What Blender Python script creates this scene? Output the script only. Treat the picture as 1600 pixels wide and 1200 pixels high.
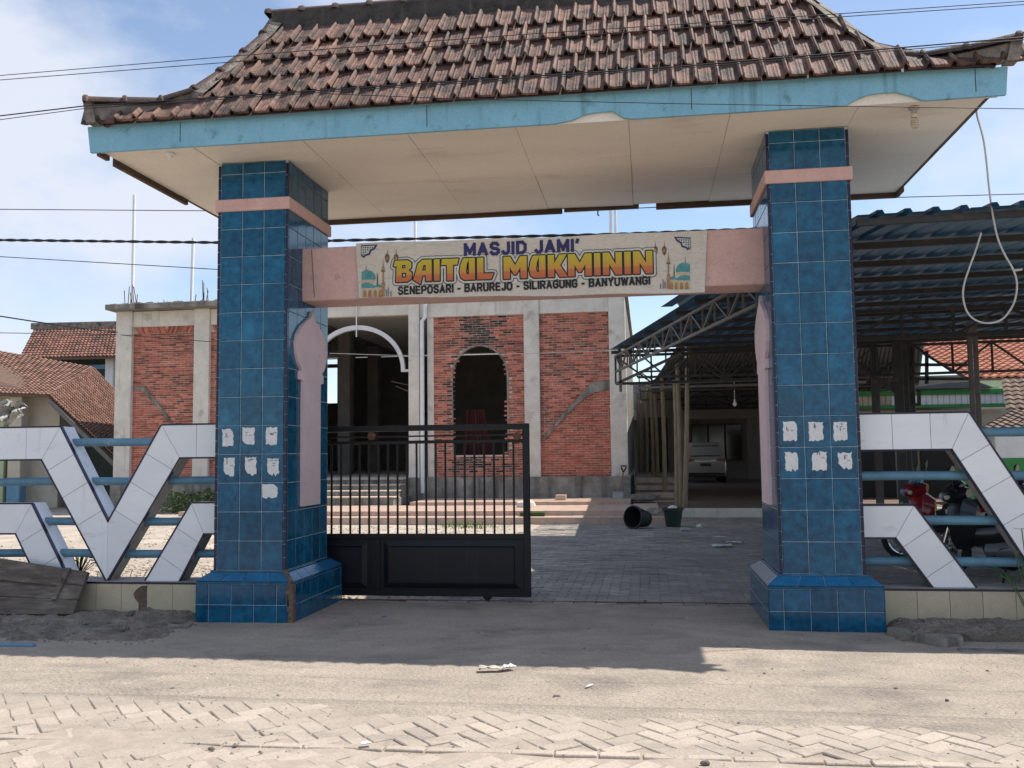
import bpy, bmesh, math, random
from mathutils import Vector, Matrix, noise
random.seed(7)
sc = bpy.context.scene
for o in list(bpy.data.objects): bpy.data.objects.remove(o)
# ------------------------------------------------------------------ camera
FPX = 1446.0; YAW, PITCH, ROLL = 0.1430, 0.0769, -0.0117
CAM = Vector((3.7402, -7.6813, 1.3952))
FWD = Vector((-math.sin(YAW)*math.cos(PITCH), math.cos(YAW)*math.cos(PITCH), math.sin(PITCH)))
_r = Vector((math.cos(YAW), math.sin(YAW), 0)); _u = _r.cross(FWD)
RGT = math.cos(ROLL)*_r + math.sin(ROLL)*_u; UPV = -math.sin(ROLL)*_r + math.cos(ROLL)*_u
cd = bpy.data.cameras.new('camera'); cam = bpy.data.objects.new('camera', cd); sc.collection.objects.link(cam)
cd.sensor_fit = 'HORIZONTAL'; cd.sensor_width = 36; cd.lens = FPX/1600*36; cd.clip_start = .05; cd.clip_end = 2000
m = Matrix((RGT, UPV, -FWD)).transposed().to_4x4(); m.translation = CAM; cam.matrix_world = m
sc.camera = cam
sc.render.resolution_x = 1024; sc.render.resolution_y = 768
# ------------------------------------------------------------------ sky, sun, exposure
SUND = Vector((.56, .212, 1)).normalized()
elev = math.asin(SUND.z); azim = math.atan2(SUND.x, SUND.y)
w = bpy.data.worlds.new('World'); sc.world = w; w.use_nodes = True
nt = w.node_tree; nt.nodes.clear()
out = nt.nodes.new('ShaderNodeOutputWorld'); bg = nt.nodes.new('ShaderNodeBackground')
sky = nt.nodes.new('ShaderNodeTexSky'); sky.sky_type = 'NISHITA'; sky.sun_disc = False
sky.sun_elevation = elev; sky.sun_rotation = azim; sky.air_density = 1.0; sky.dust_density = .5; sky.ozone_density = 1.4
tc = nt.nodes.new('ShaderNodeTexCoord'); mp = nt.nodes.new('ShaderNodeMapping'); mp.inputs['Scale'].default_value = (1, 1, 1.7)
mp.inputs['Location'].default_value = (2.1, 1.7, .9)
nz = nt.nodes.new('ShaderNodeTexNoise'); nz.inputs['Scale'].default_value = 2.5; nz.inputs['Detail'].default_value = 9; nz.inputs['Roughness'].default_value = .56
cr = nt.nodes.new('ShaderNodeValToRGB'); cr.color_ramp.elements[0].position = .45; cr.color_ramp.elements[1].position = .63
cr.color_ramp.elements[0].color = (.08, .08, .08, 1); cr.color_ramp.elements[1].color = (.90, .90, .90, 1)
mx = nt.nodes.new('ShaderNodeMixRGB'); mx.inputs['Color2'].default_value = (4.5, 4.75, 5.35, 1)
nt.links.new(tc.outputs['Generated'], mp.inputs['Vector']); nt.links.new(mp.outputs['Vector'], nz.inputs['Vector'])
nt.links.new(nz.outputs['Fac'], cr.inputs['Fac']); nt.links.new(cr.outputs['Color'], mx.inputs['Fac'])
nt.links.new(sky.outputs['Color'], mx.inputs['Color1']); nt.links.new(mx.outputs['Color'], bg.inputs['Color'])
bg.inputs['Strength'].default_value = .105
nt.links.new(bg.outputs['Background'], out.inputs['Surface'])
sd = bpy.data.lights.new('sun', 'SUN'); sd.energy = 3.6; sd.angle = math.radians(.53); sd.color = (1, .94, .85)
sun = bpy.data.objects.new('sun', sd); sc.collection.objects.link(sun)
sun.rotation_euler = SUND.to_track_quat('Z', 'Y').to_euler(); sun.location = (8, 4, 20)
vs = sc.view_settings; vs.view_transform = 'Standard'; vs.look = 'None'; vs.exposure = .82; vs.gamma = 1; vs.use_curve_mapping = False
sc.render.engine = 'CYCLES'; sc.cycles.max_bounces = 8; sc.cycles.diffuse_bounces = 4

# ------------------------------------------------------------------ pixel helpers (photo pixels 1600x1200 -> direction)
def ray(x, y): return FWD + (x-800)/FPX*RGT - (y-600)/FPX*UPV
def AY(x, y, Y): d = ray(x, y); return CAM + d*((Y-CAM.y)/d.y)
def AZ(x, y, Z=0.): d = ray(x, y); return CAM + d*((Z-CAM.z)/d.z)
def AX(x, y, X): d = ray(x, y); return CAM + d*((X-CAM.x)/d.x)
def U(a, b): return random.uniform(a, b)
# ------------------------------------------------------------------ mesh helpers
class MB:
    def __init__(s): s.v = []; s.f = []; s.mi = []; s.t = []
    def add(s, vs, fs, mi=0, t=0.):
        b = len(s.v); s.v += [Vector(p) for p in vs]
        for f in fs: s.f.append([b+i for i in f]); s.mi.append(mi); s.t.append(t)
        return s
    def box(s, a, b, mi=0, t=0.):
        x0, y0, z0 = a; x1, y1, z1 = b
        return s.add([(x0,y0,z0),(x1,y0,z0),(x1,y1,z0),(x0,y1,z0),(x0,y0,z1),(x1,y0,z1),(x1,y1,z1),(x0,y1,z1)],
              [(0,3,2,1),(4,5,6,7),(0,1,5,4),(1,2,6,5),(2,3,7,6),(3,0,4,7)], mi, t)
    def cbox(s, a, b, c=.006, mi=0, t=0.):          # box with chamfered edges
        x0, y0, z0 = a; x1, y1, z1 = b
        bm = bmesh.new(); bmesh.ops.create_cube(bm, size=1)
        for v in bm.verts: v.co = Vector(((x0+x1)/2+v.co.x*(x1-x0), (y0+y1)/2+v.co.y*(y1-y0), (z0+z1)/2+v.co.z*(z1-z0)))
        bmesh.ops.bevel(bm, geom=bm.edges[:], offset=c, segments=1, affect='EDGES')
        bm.verts.index_update()
        s.add([v.co.copy() for v in bm.verts], [[v.index for v in f.verts] for f in bm.faces], mi, t); bm.free(); return s
    def bar(s, p, q, w, h=None, up=(0,0,1), mi=0, t=0.):
        p = Vector(p); q = Vector(q); h = h or w; d = (q-p).normalized(); up = Vector(up)
        if abs(d.dot(up)) > .98: up = Vector((1,0,0))
        r = d.cross(up).normalized(); u = r.cross(d); vs = []
        for e in (p, q):
            for a, b in ((-1,-1),(1,-1),(1,1),(-1,1)): vs.append(e+r*(a*w/2)+u*(b*h/2))
        return s.add(vs, [(0,1,2,3),(7,6,5,4),(0,4,5,1),(1,5,6,2),(2,6,7,3),(3,7,4,0)], mi, t)
    def tube(s, path, r, n=8, mi=0, cap=True, t=0.):
        path = [Vector(p) for p in path]; N = len(path); rr = r if isinstance(r, (list, tuple)) else [r]*N
        vs = []; fs = []; pr = None
        for i, p in enumerate(path):
            d = (path[min(i+1, N-1)]-path[max(i-1, 0)]).normalized()
            if pr is None: pr = d.orthogonal().normalized()
            pr = (pr-d*pr.dot(d)).normalized(); u = d.cross(pr)
            for k in range(n):
                a = 2*math.pi*k/n; vs.append(p+(pr*math.cos(a)+u*math.sin(a))*rr[i])
        for i in range(N-1):
            for k in range(n):
                k2 = (k+1) % n; fs.append((i*n+k, i*n+k2, (i+1)*n+k2, (i+1)*n+k))
        if cap: fs.append(tuple(range(n-1, -1, -1))); fs.append(tuple((N-1)*n+k for k in range(n)))
        return s.add(vs, fs, mi, t)
    def prism(s, poly, off, mi=0, t=0.):
        poly = [Vector(p) for p in poly]; off = Vector(off); n = len(poly)
        nv = Vector((0,0,0))
        for i in range(n): nv += (poly[i]-poly[0]).cross(poly[(i+1) % n]-poly[0])
        if nv.dot(off) > 0: poly = poly[::-1]
        vs = poly+[p+off for p in poly]
        fs = [tuple(range(n)), tuple(range(2*n-1, n-1, -1))]+[(i, i+n, (i+1) % n+n, (i+1) % n) for i in range(n)]
        return s.add(vs, fs, mi, t)
    def lathe(s, prof, c, n=16, axis=(0,0,1), mi=0, t=0.):
        c = Vector(c); ax = Vector(axis).normalized(); a1 = ax.orthogonal().normalized(); a2 = ax.cross(a1)
        vs = []; fs = []
        for r, h in prof:
            for k in range(n):
                a = 2*math.pi*k/n; vs.append(c+ax*h+(a1*math.cos(a)+a2*math.sin(a))*r)
        for i in range(len(prof)-1):
            for k in range(n):
                k2 = (k+1) % n; fs.append((i*n+k, i*n+k2, (i+1)*n+k2, (i+1)*n+k))
        return s.add(vs, fs, mi, t)
    def quad(s, a, b, c, d, mi=0, t=0.): return s.add([a, b, c, d], [(0,1,2,3)], mi, t)
ORG = {}
def obj(name, mb, mats, parent=None, smooth=False, loc=None):
    me = bpy.data.meshes.new(name)
    o0 = ORG.get(parent.name, Vector((0,0,0))) if parent else (Vector(loc) if loc is not None else Vector((0,0,0)))
    me.from_pydata([tuple(v-o0) for v in mb.v], [], mb.f)
    mats = mats if isinstance(mats, (list, tuple)) else [mats]
    for mm in mats: me.materials.append(mm)
    if len(mats) > 1: me.polygons.foreach_set('material_index', mb.mi)
    if any(mb.t):
        at = me.attributes.new('tint', 'FLOAT', 'FACE'); at.data.foreach_set('value', mb.t)
    if smooth:
        me.polygons.foreach_set('use_smooth', [True]*len(me.polygons))
        try: me.set_sharp_from_angle(angle=math.radians(38))
        except Exception: pass
    me.update()
    o = bpy.data.objects.new(name, me); sc.collection.objects.link(o)
    if parent: o.parent = parent; ORG[o.name] = o0
    else: o.location = o0; ORG[o.name] = o0
    return o
def piece(name, me, loc, parent, rot=None, scale=None):
    o = bpy.data.objects.new(name, me); sc.collection.objects.link(o); o.parent = parent
    o.location = Vector(loc)-ORG[parent.name]
    if name == 'wall_tile': rot = rot or (0,0,0); rot = (rot[0]+U(-.004,.004), rot[1]+U(-.002,.002), rot[2]+U(-.005,.005))
    if rot: o.rotation_euler = rot
    if scale: o.scale = scale
    return o
def mesh(name, mb, mat, smooth=False):
    me = bpy.data.meshes.new(name); me.from_pydata([tuple(v) for v in mb.v], [], mb.f)
    for mm in (mat if isinstance(mat, (list, tuple)) else [mat]): me.materials.append(mm)
    if isinstance(mat, (list, tuple)): me.polygons.foreach_set('material_index', mb.mi)
    if smooth:
        me.polygons.foreach_set('use_smooth', [True]*len(me.polygons))
        try: me.set_sharp_from_angle(angle=math.radians(38))
        except Exception: pass
    return me
def tag(o, label=None, cat=None, group=None, kind=None):
    for k, v in (('label', label), ('category', cat), ('group', group), ('kind', kind)):
        if v: o[k] = v
    return o
def thing(name, loc, label, cat, group=None):
    o = bpy.data.objects.new(name, None); sc.collection.objects.link(o); o.location = loc; o.empty_display_size = .2
    ORG[o.name] = Vector(loc); return tag(o, label, cat, group)
def stuff(o): o['kind'] = 'stuff'; return o
def struct(o): o['kind'] = 'structure'; return o
# ------------------------------------------------------------------ materials
MATS = {}
def M(name, c1, c2=None, scale=4., rough=.75, bump=.12, bscale=45., metal=0., spec=.4, stain=None, rnd=0., attr=0., stretch=(1,1,1), detail=5., rv=.1, streak=None, coat=0., fine=.10, fscale=70.):
    mt = bpy.data.materials.new(name); mt.use_nodes = True; t = mt.node_tree; N = t.nodes; L = t.links
    b = N['Principled BSDF']; b.inputs['Metallic'].default_value = metal; b.inputs['Specular IOR Level'].default_value = spec
    if coat: b.inputs['Coat Weight'].default_value = coat; b.inputs['Coat Roughness'].default_value = .05
    g = N.new('ShaderNodeNewGeometry')
    mpn = N.new('ShaderNodeMapping'); mpn.inputs['Scale'].default_value = stretch; L.new(g.outputs['Position'], mpn.inputs['Vector'])
    def nz(sca, det=detail, ro=.6, src=None):
        n = N.new('ShaderNodeTexNoise'); n.inputs['Scale'].default_value = sca; n.inputs['Detail'].default_value = det; n.inputs['Roughness'].default_value = ro
        L.new((src or mpn).outputs['Vector'], n.inputs['Vector']); return n
    def ramp(n, p0, p1, a, bb):
        r = N.new('ShaderNodeValToRGB'); e = r.color_ramp.elements; e[0].position = p0; e[1].position = p1; e[0].color = a; e[1].color = bb
        L.new(n.outputs['Fac'], r.inputs['Fac']); return r
    c2 = c2 or tuple(x*.78 for x in c1)
    n1 = nz(scale); r1 = ramp(n1, .32, .68, (*c2, 1), (*c1, 1)); cur = r1.outputs['Color']
    if stain:                                   # (colour, scale, lo, hi)
        col, s2, lo, hi = stain[:4]; n2 = nz(s2, 8); r2 = ramp(n2, lo, hi, (0,0,0,1), (1,1,1,1))
        mxn = N.new('ShaderNodeMixRGB'); mxn.inputs['Color2'].default_value = (*col, 1); L.new(r2.outputs['Color'], mxn.inputs['Fac']); L.new(cur, mxn.inputs['Color1']); cur = mxn.outputs['Color']
    if streak:                                  # vertical run marks: (colour, scale, lo, hi)
        col, s2, lo, hi = streak; mp2 = N.new('ShaderNodeMapping'); mp2.inputs['Scale'].default_value = (1, 1, .09); L.new(g.outputs['Position'], mp2.inputs['Vector'])
        n2 = nz(s2, 6, .6, mp2); r2 = ramp(n2, lo, hi, (0,0,0,1), (1,1,1,1))
        mxn = N.new('ShaderNodeMixRGB'); mxn.inputs['Color2'].default_value = (*col, 1); L.new(r2.outputs['Color'], mxn.inputs['Fac']); L.new(cur, mxn.inputs['Color1']); cur = mxn.outputs['Color']
    if fine:
        nf = nz(fscale, 3, .7); mrf = N.new('ShaderNodeMapRange'); mrf.inputs['From Min'].default_value = .3; mrf.inputs['From Max'].default_value = .7; mrf.inputs['To Min'].default_value = 1-fine; mrf.inputs['To Max'].default_value = 1+fine
        hf = N.new('ShaderNodeHueSaturation'); L.new(nf.outputs['Fac'], mrf.inputs['Value']); L.new(mrf.outputs['Result'], hf.inputs['Value']); L.new(cur, hf.inputs['Color']); cur = hf.outputs['Color']
    if rnd or attr:
        hs = N.new('ShaderNodeHueSaturation'); L.new(cur, hs.inputs['Color']); cur = hs.outputs['Color']
        mr = N.new('ShaderNodeMapRange'); k = rnd or attr; mr.inputs['To Min'].default_value = 1-k; mr.inputs['To Max'].default_value = 1+k
        if rnd: oi = N.new('ShaderNodeObjectInfo'); L.new(oi.outputs['Random'], mr.inputs['Value'])
        else: oi = N.new('ShaderNodeAttribute'); oi.attribute_name = 'tint'; L.new(oi.outputs['Fac'], mr.inputs['Value'])
        L.new(mr.outputs['Result'], hs.inputs['Value'])
    L.new(cur, b.inputs['Base Color'])
    if rv:
        mr2 = N.new('ShaderNodeMapRange'); mr2.inputs['To Min'].default_value = max(.02, rough-rv); mr2.inputs['To Max'].default_value = min(1, rough+rv); L.new(n1.outputs['Fac'], mr2.inputs['Value']); L.new(mr2.outputs['Result'], b.inputs['Roughness'])
    else: b.inputs['Roughness'].default_value = rough
    if bump:
        n3 = nz(bscale, 6, .62); bp = N.new('ShaderNodeBump'); bp.inputs['Strength'].default_value = min(1, bump*3); bp.inputs['Distance'].default_value = .02*bump*8/max(1, bscale/12)
        L.new(n3.outputs['Fac'], bp.inputs['Height']); L.new(bp.outputs['Normal'], b.inputs['Normal'])
    MATS[name] = mt; return mt
road_m = M('dusty_concrete', (.475,.40,.325), (.36,.305,.25), 2.1, .9, .45, 30, stain=((.24,.21,.18), 1.1, .50, .72), stretch=(1,1.7,1), detail=11, fine=.22, fscale=48)
paver_m = M('dusty_paver', (.40,.34,.282), (.33,.281,.235), 3., .9, .2, 60, rnd=.10, stain=((.43,.365,.302), 1.1, .45, .7), fine=.16)
sand_m = M('joint_sand', (.385,.323,.265), (.30,.252,.208), 9, .95, .2, 90)
cpaver_m = M('courtyard_paver', (.34,.31,.275), (.235,.21,.188), 2.2, .85, .15, 60, rnd=.14, stain=((.40,.36,.31), .7, .48, .7))
cpaver_far = M('courtyard_paver_far', (.34,.31,.275), (.235,.21,.188), 2.2, .85, .3, 18, attr=.14, stain=((.40,.36,.31), .7, .48, .7))
soil_m = M('dark_soil', (.30,.25,.205), (.17,.142,.118), 6, .95, .6, 30, stain=((.30,.255,.21), 3.5, .50, .68), fine=.25, fscale=40)
gravel_m = M('pale_gravel', (.46,.395,.32), (.31,.26,.21), 14, .95, .5, 45, stain=((.52,.45,.37), 1.3, .45, .65))
dirt_m = M('ground_dirt', (.33,.27,.21), (.22,.18,.14), .5, .95, .3, 8)
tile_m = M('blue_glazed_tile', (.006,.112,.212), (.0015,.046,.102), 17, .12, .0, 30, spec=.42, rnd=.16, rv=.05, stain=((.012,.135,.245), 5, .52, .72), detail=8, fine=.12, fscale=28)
slope_m = M('sky_lightened_blue_tile', (.02,.15,.30), (.012,.11,.23), 12, .16, 0, spec=.4, rnd=.08, rv=.04)  # lighter blue paints in the sky light caught by the upward slope
grout_m = M('pale_grout', (.50,.61,.68), (.32,.41,.47), 20, .9, .05, 80)
navy_m = M('navy_trim_tile', (.012,.014,.055), (.007,.008,.03), 8, .2, 0, rnd=.2, rv=.04)
pink_m = M('pink_paint', (.66,.43,.385), (.57,.365,.325), 6, .8, .08, 60, stain=((.34,.23,.20), 9, .6, .8))
pinkw_m = M('pale_pink_panel', (.72,.56,.575), (.64,.49,.505), 4, .7, .06, 40, stain=((.36,.28,.27), 7, .64, .82))
brown_m = M('broken_render', (.22,.155,.11), (.11,.08,.06), 18, .95, .6, 50)
fascia_m = M('sky_blue_paint', (.24,.49,.61), (.19,.41,.52), 3, .7, .06, 40, stain=((.06,.12,.14), 6.5, .60, .78), streak=((.06,.15,.19), 9, .58, .85))
soffit_m = M('cream_soffit', (.83,.76,.655), (.77,.695,.59), 1.5, .85, .03, 30, stain=((.55,.475,.38), 2.2, .58, .86), stretch=(.6,1.6,1))
wood_m = M('weathered_wood', (.19,.115,.08), (.09,.06,.045), 6, .9, .35, 30, stretch=(1,1,6))
plank_m = M('muddy_plank', (.23,.185,.15), (.12,.095,.078), 9, .95, .5, 35, stretch=(.5,3,3), stain=((.32,.27,.225), 6, .52, .7))
rtile_m = M('clay_roof_tile', (.215,.112,.080), (.105,.058,.045), 11, .70, .3, 50, rnd=.34, stain=((.042,.033,.029), 7.5, .46, .62))
rcap_m = M('dark_clay_cap', (.11,.058,.046), (.055,.034,.03), 7, .65, .25, 40, rnd=.2, stain=((.045,.04,.037), 5, .5, .7))
mortar_m = M('lime_mortar', (.36,.31,.265), (.17,.145,.125), 7, .95, .5, 30, stain=((.07,.06,.053), 4, .5, .68))
dmort_m = M('blackened_mortar', (.095,.085,.077), (.04,.037,.034), 8, .95, .5, 30, streak=((.17,.155,.14), 14, .55, .8))
white_m = M('white_marble_tile', (.80,.81,.825), (.74,.75,.77), 1.6, .18, .0, spec=.5, rnd=.05, rv=.05, stain=((.56,.575,.60), 4.0, .60, .78), stretch=(1,1,2.6), detail=3, fine=.02, streak=((.50,.475,.43), 9, .60, .86))
cream_m = M('cream_wall_tile', (.52,.44,.31), (.43,.365,.255), 5, .4, .02, 30, rnd=.08, stain=((.26,.215,.16), 5, .62, .85))
bandside_m = M('grimy_plaster', (.42,.385,.345), (.30,.27,.24), 7, .85, .2, 40, stain=((.17,.14,.11), 5, .58, .75))
pipe_m = M('blue_painted_pipe', (.125,.265,.36), (.085,.19,.265), 6, .5, .08, 60, stain=((.33,.30,.25), 5, .60, .70))
iron_m = M('black_iron', (.010,.011,.013), (.007,.0075,.009), 5, .42, .04, 60, spec=.3)
panel_m = M('black_sheet_metal', (.010,.012,.017), (.007,.008,.012), 3, .38, .04, 20, spec=.3, streak=((.035,.035,.037), 12, .60, .9))
terra_m = M('terracotta_disc', (.20,.085,.05), (.12,.05,.03), 30, .6, .2, 80)
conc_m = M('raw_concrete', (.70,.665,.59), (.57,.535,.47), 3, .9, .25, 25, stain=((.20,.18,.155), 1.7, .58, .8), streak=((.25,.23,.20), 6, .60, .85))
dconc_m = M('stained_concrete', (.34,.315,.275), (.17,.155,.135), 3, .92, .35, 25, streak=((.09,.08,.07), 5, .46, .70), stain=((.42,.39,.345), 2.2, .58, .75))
brick_m = M('red_brick', (.46,.150,.098), (.30,.088,.058), 9, .9, .25, 40, attr=.55, stain=((.17,.095,.075), 1.3, .52, .74), streak=((.50,.36,.29), 7, .64, .80))
brickn_m = M('fresh_red_brick', (.48,.135,.085), (.34,.090,.058), 9, .9, .25, 40, attr=.30)
soot_m = M('sooty_brick', (.10,.055,.042), (.045,.032,.028), 7, .95, .3, 40, attr=.5)
bmort_m = M('brick_mortar', (.62,.535,.46), (.47,.39,.33), 6, .95, .4, 40, stain=((.30,.22,.175), 1.4, .55, .75))
step_m = M('pink_floor_tile', (.55,.40,.315), (.45,.32,.25), 6, .5, .05, 40, rnd=.08, attr=.10, stain=((.40,.345,.30), 2.5, .52, .7))
sheet_m = M('blue_roof_sheet', (.045,.16,.31), (.03,.115,.235), 3, .30, .03, 20, metal=.25, rnd=.12, stain=((.06,.065,.075), 2.2, .62, .82))
topsheet_m = M('muted_sheet_top', (.17,.195,.22), (.12,.14,.165), 2, .75, .05, 20)  # unseen top side greyed to bounce less blue onto the soffit
dsheet_m = M('grey_roof_sheet', (.10,.105,.11), (.06,.065,.07), 3, .55, .03, 20, metal=.2)
steel_m = M('rusty_grey_steel', (.05,.048,.05), (.03,.029,.03), 8, .6, .12, 50, stain=((.13,.075,.045), 5, .58, .75))
lsteel_m = M('galvanised_steel', (.17,.165,.16), (.11,.105,.10), 6, .55, .08, 50, stain=((.16,.115,.085), 6, .58, .75))
bamboo_m = M('dry_bamboo', (.25,.195,.125), (.15,.115,.075), 5, .65, .1, 30, stretch=(6,6,.7), rnd=.15)
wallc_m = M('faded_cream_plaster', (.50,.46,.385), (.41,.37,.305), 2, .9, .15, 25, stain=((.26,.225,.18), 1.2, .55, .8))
dwall_m = M('shade_dimmed_plaster', (.23,.215,.19), (.16,.148,.13), 2, .9, .1, 25)  # colour lowered to deepen the shade indoors and under the rear canopy
dark_m = M('dark_opening', (.018,.018,.018), (.012,.012,.012), 3, .6, 0)  # near-black fill standing for the unlit depth of openings
glass_m = M('dark_glass', (.014,.016,.018), (.01,.011,.013), 2, .08, 0, spec=.6, rv=.02)
gpaint_m = M('green_paint', (.045,.24,.065), (.03,.175,.045), 4, .7, .06, 30)
lgreen_m = M('pale_green_paint', (.42,.50,.32), (.35,.43,.27), 4, .8, .06, 30)
wpaint_m = M('white_paint', (.68,.69,.70), (.58,.59,.60), 3, .7, .05, 30, stain=((.42,.41,.39), 2, .6, .8))
roofA_m = M('ruddy_clay_roof', (.255,.138,.10), (.165,.09,.066), 4, .85, .2, 40, attr=.28, stain=((.12,.075,.058), 1.3, .52, .72))  # red-brown clay with random darker patches
roofC_m = M('orange_clay_roof', (.46,.20,.125), (.35,.145,.09), 4, .55, .1, 40, attr=.16)
roofD_m = M('brown_clay_roof', (.17,.115,.085), (.10,.07,.055), 4, .85, .2, 40, attr=.2)
car_m = M('white_car_paint', (.70,.70,.70), (.68,.68,.68), 1, .25, 0, spec=.5, rv=0, coat=.8)
tail_m = M('red_lamp_lens', (.35,.012,.012), (.25,.01,.01), 9, .15, 0, rv=0)
rubber_m = M('black_rubber', (.018,.018,.018), (.012,.012,.012), 20, .8, .05, 60)
chrome_m = M('chrome', (.6,.6,.6), (.5,.5,.5), 8, .18, 0, metal=1, rv=.04)
red_m = M('red_body_plastic', (.27,.012,.016), (.22,.01,.013), 3, .22, 0, rv=.02, coat=.6)
blackp_m = M('black_body_plastic', (.018,.018,.021), (.013,.013,.015), 3, .3, 0, rv=.04, coat=.4)
greyp_m = M('grey_body_plastic', (.16,.165,.18), (.12,.125,.14), 3, .3, 0, rv=.04, coat=.4)
bluesh_m = M('blue_visor_plastic', (.20,.30,.46), (.16,.25,.40), 3, .15, 0, rv=0)
pot_m = M('dark_green_plastic', (.022,.042,.036), (.014,.028,.024), 6, .55, .05, 40, stain=((.09,.085,.075), 6, .60, .8))
bucket_m = M('black_plastic', (.022,.024,.026), (.014,.015,.017), 6, .6, .08, 40, stain=((.08,.078,.075), 6, .6, .8))
paper_m = M('white_paper', (.70,.70,.68), (.62,.62,.61), 20, .9, .1, 60)
ink_m = M('faded_ink', (.20,.20,.20), (.13,.13,.13), 20, .9, 0)
vinyl_m = M('cream_vinyl', (.72,.66,.565), (.67,.61,.52), 2, .45, .5, 4.5, spec=.4, stretch=(1,1,2.2), fine=.03)
ink_navy = M('navy_print', (.028,.022,.125), rough=.5, bump=0)
ink_black = M('black_print', (.012,.012,.014), rough=.5, bump=0)
ink_white = M('white_print', (.62,.60,.53), rough=.5, bump=0)
ink_green = M('dark_green_print', (.012,.045,.03), rough=.5, bump=0)
ink_teal = M('teal_print', (.035,.20,.215), (.11,.33,.33), 22, rough=.5, bump=0)
ink_tan = M('tan_print', (.44,.26,.115), (.24,.125,.06), 40, rough=.5, bump=0)
ink_cream = M('cream_print', (.58,.46,.31), (.46,.36,.24), 60, rough=.5, bump=0)
ink_brown = M('brown_print', (.09,.05,.03), (.17,.10,.05), 60, rough=.5, bump=0)
wire_m = M('black_cable', (.018,.018,.025), rough=.6, bump=0)
wwire_m = M('grey_white_cable', (.55,.54,.51), (.42,.41,.39), 8, .6, 0)
lamp_m = M('cream_lamp_tube', (.62,.55,.40), (.54,.47,.33), 20, .35, 0)
pvc_m = M('white_pvc', (.76,.77,.78), (.68,.69,.70), 2, .4, 0)
rebar_m = M('rusty_rebar', (.14,.08,.055), (.08,.05,.04), 20, .9, 0)
leaf_m = M('green_leaf', (.075,.14,.03), (.04,.085,.018), 6, .55, 0, rnd=.2)
grass_m = M('grass_blade', (.13,.22,.045), (.075,.145,.028), 4, .7, 0)
moss_m = M('mossy_hedge', (.06,.095,.03), (.035,.06,.02), 5, .9, .2, 30)
redc_m = M('dull_red_cloth', (.15,.045,.04), (.09,.028,.025), 5, .9, .2, 20, stretch=(5,5,.5))
tarp_m = M('grey_tarpaulin', (.44,.43,.39), (.27,.265,.24), 7, .6, .4, 14)
bark_m = M('bark', (.12,.09,.065), (.07,.05,.04), 8, .95, .4, 30)
shov_m = M('dull_steel_blade', (.32,.32,.32), (.22,.21,.2), 8, .45, .1, 40, metal=.6)
rock_m = M('broken_stone', (.23,.20,.17), (.13,.11,.095), 7, .95, .5, 30)
bpaint_m = M('faded_blue_paint', (.14,.29,.41), (.10,.22,.32), 5, .8, .1, 30)
# letter fill: yellow over orange-red with a hard break, as printed
ZL0, ZL1 = 2.915, 3.17
mt = bpy.data.materials.new('flame_print'); mt.use_nodes = True; t = mt.node_tree
g = t.nodes.new('ShaderNodeNewGeometry'); sx = t.nodes.new('ShaderNodeSeparateXYZ'); mr = t.nodes.new('ShaderNodeMapRange'); rp = t.nodes.new('ShaderNodeValToRGB')
mr.inputs['From Min'].default_value = ZL0; mr.inputs['From Max'].default_value = ZL1
e = rp.color_ramp.elements; e[0].position = 0; e[0].color = (.46,.085,.035,1); e[1].position = 1; e[1].color = (.52,.45,.02,1)
for p, c in ((.40, (.52,.16,.04,1)), (.43, (.55,.26,.04,1)), (.7, (.53,.36,.025,1))):
    k = e.new(p); k.color = c
t.links.new(g.outputs['Position'], sx.inputs[0]); t.links.new(sx.outputs['Z'], mr.inputs['Value']); t.links.new(mr.outputs['Result'], rp.inputs['Fac']); t.links.new(rp.outputs['Color'], t.nodes['Principled BSDF'].inputs['Base Color'])
t.nodes['Principled BSDF'].inputs['Roughness'].default_value = .5; flame_m = mt

# ================================================================== GROUND
def grid(x0, x1, y0, y1, sx, sy, fn):
    mb = MB(); nx = int(round((x1-x0)/sx)); ny = int(round((y1-y0)/sy)); vs = []; fs = []
    for j in range(ny+1):
        for i in range(nx+1):
            x = x0+(x1-x0)*i/nx; y = y0+(y1-y0)*j/ny; vs.append((x, y, fn(x, y)))
    for j in range(ny):
        for i in range(nx):
            a = j*(nx+1)+i; fs.append((a, a+1, a+nx+2, a+nx+1))
    return mb.add(vs, fs)
def sm(a, b, x): x = max(0, min(1, (x-a)/(b-a))); return x*x*(3-2*x)
def nn(x, y, s, z=0.): return noise.noise(Vector((x*s, y*s, z)))
mb = MB(); mb.quad((-700,-300,-.06), (700,-300,-.06), (700,900,-.06), (-700,900,-.06)); struct(obj('ground', mb, dirt_m))
mb = grid(-5, 11, -4.6, -1.9, .05, .03, lambda x, y: -.0105+.013*max(-.5, nn(x, y, 1.7, 2)+.5*nn(x, y, 5, 2))); mb.quad((-30,-9,-.02), (40,-9,-.02), (40,-1.9,-.02), (-30,-1.9,-.02)); road = struct(obj('road', mb, sand_m, smooth=True))
def apron_z(x, y):
    edge = -2.28-.05*x+.22*nn(x, y, 1.1)+.10*nn(x, y, 4.) + (.0 if x < 5 else -.30*sm(5., 6.2, x))
    z = .005+.012*nn(x, y, .8, 3)+.003*nn(x, y, 6, 5)
    z = max(z, -.002)
    return z-.028*sm(0, .42, edge-y)
struct(obj('concrete_apron', grid(-7, 12.5, -3.4, 1.05, .05, .035, apron_z), road_m, smooth=True))
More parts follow.
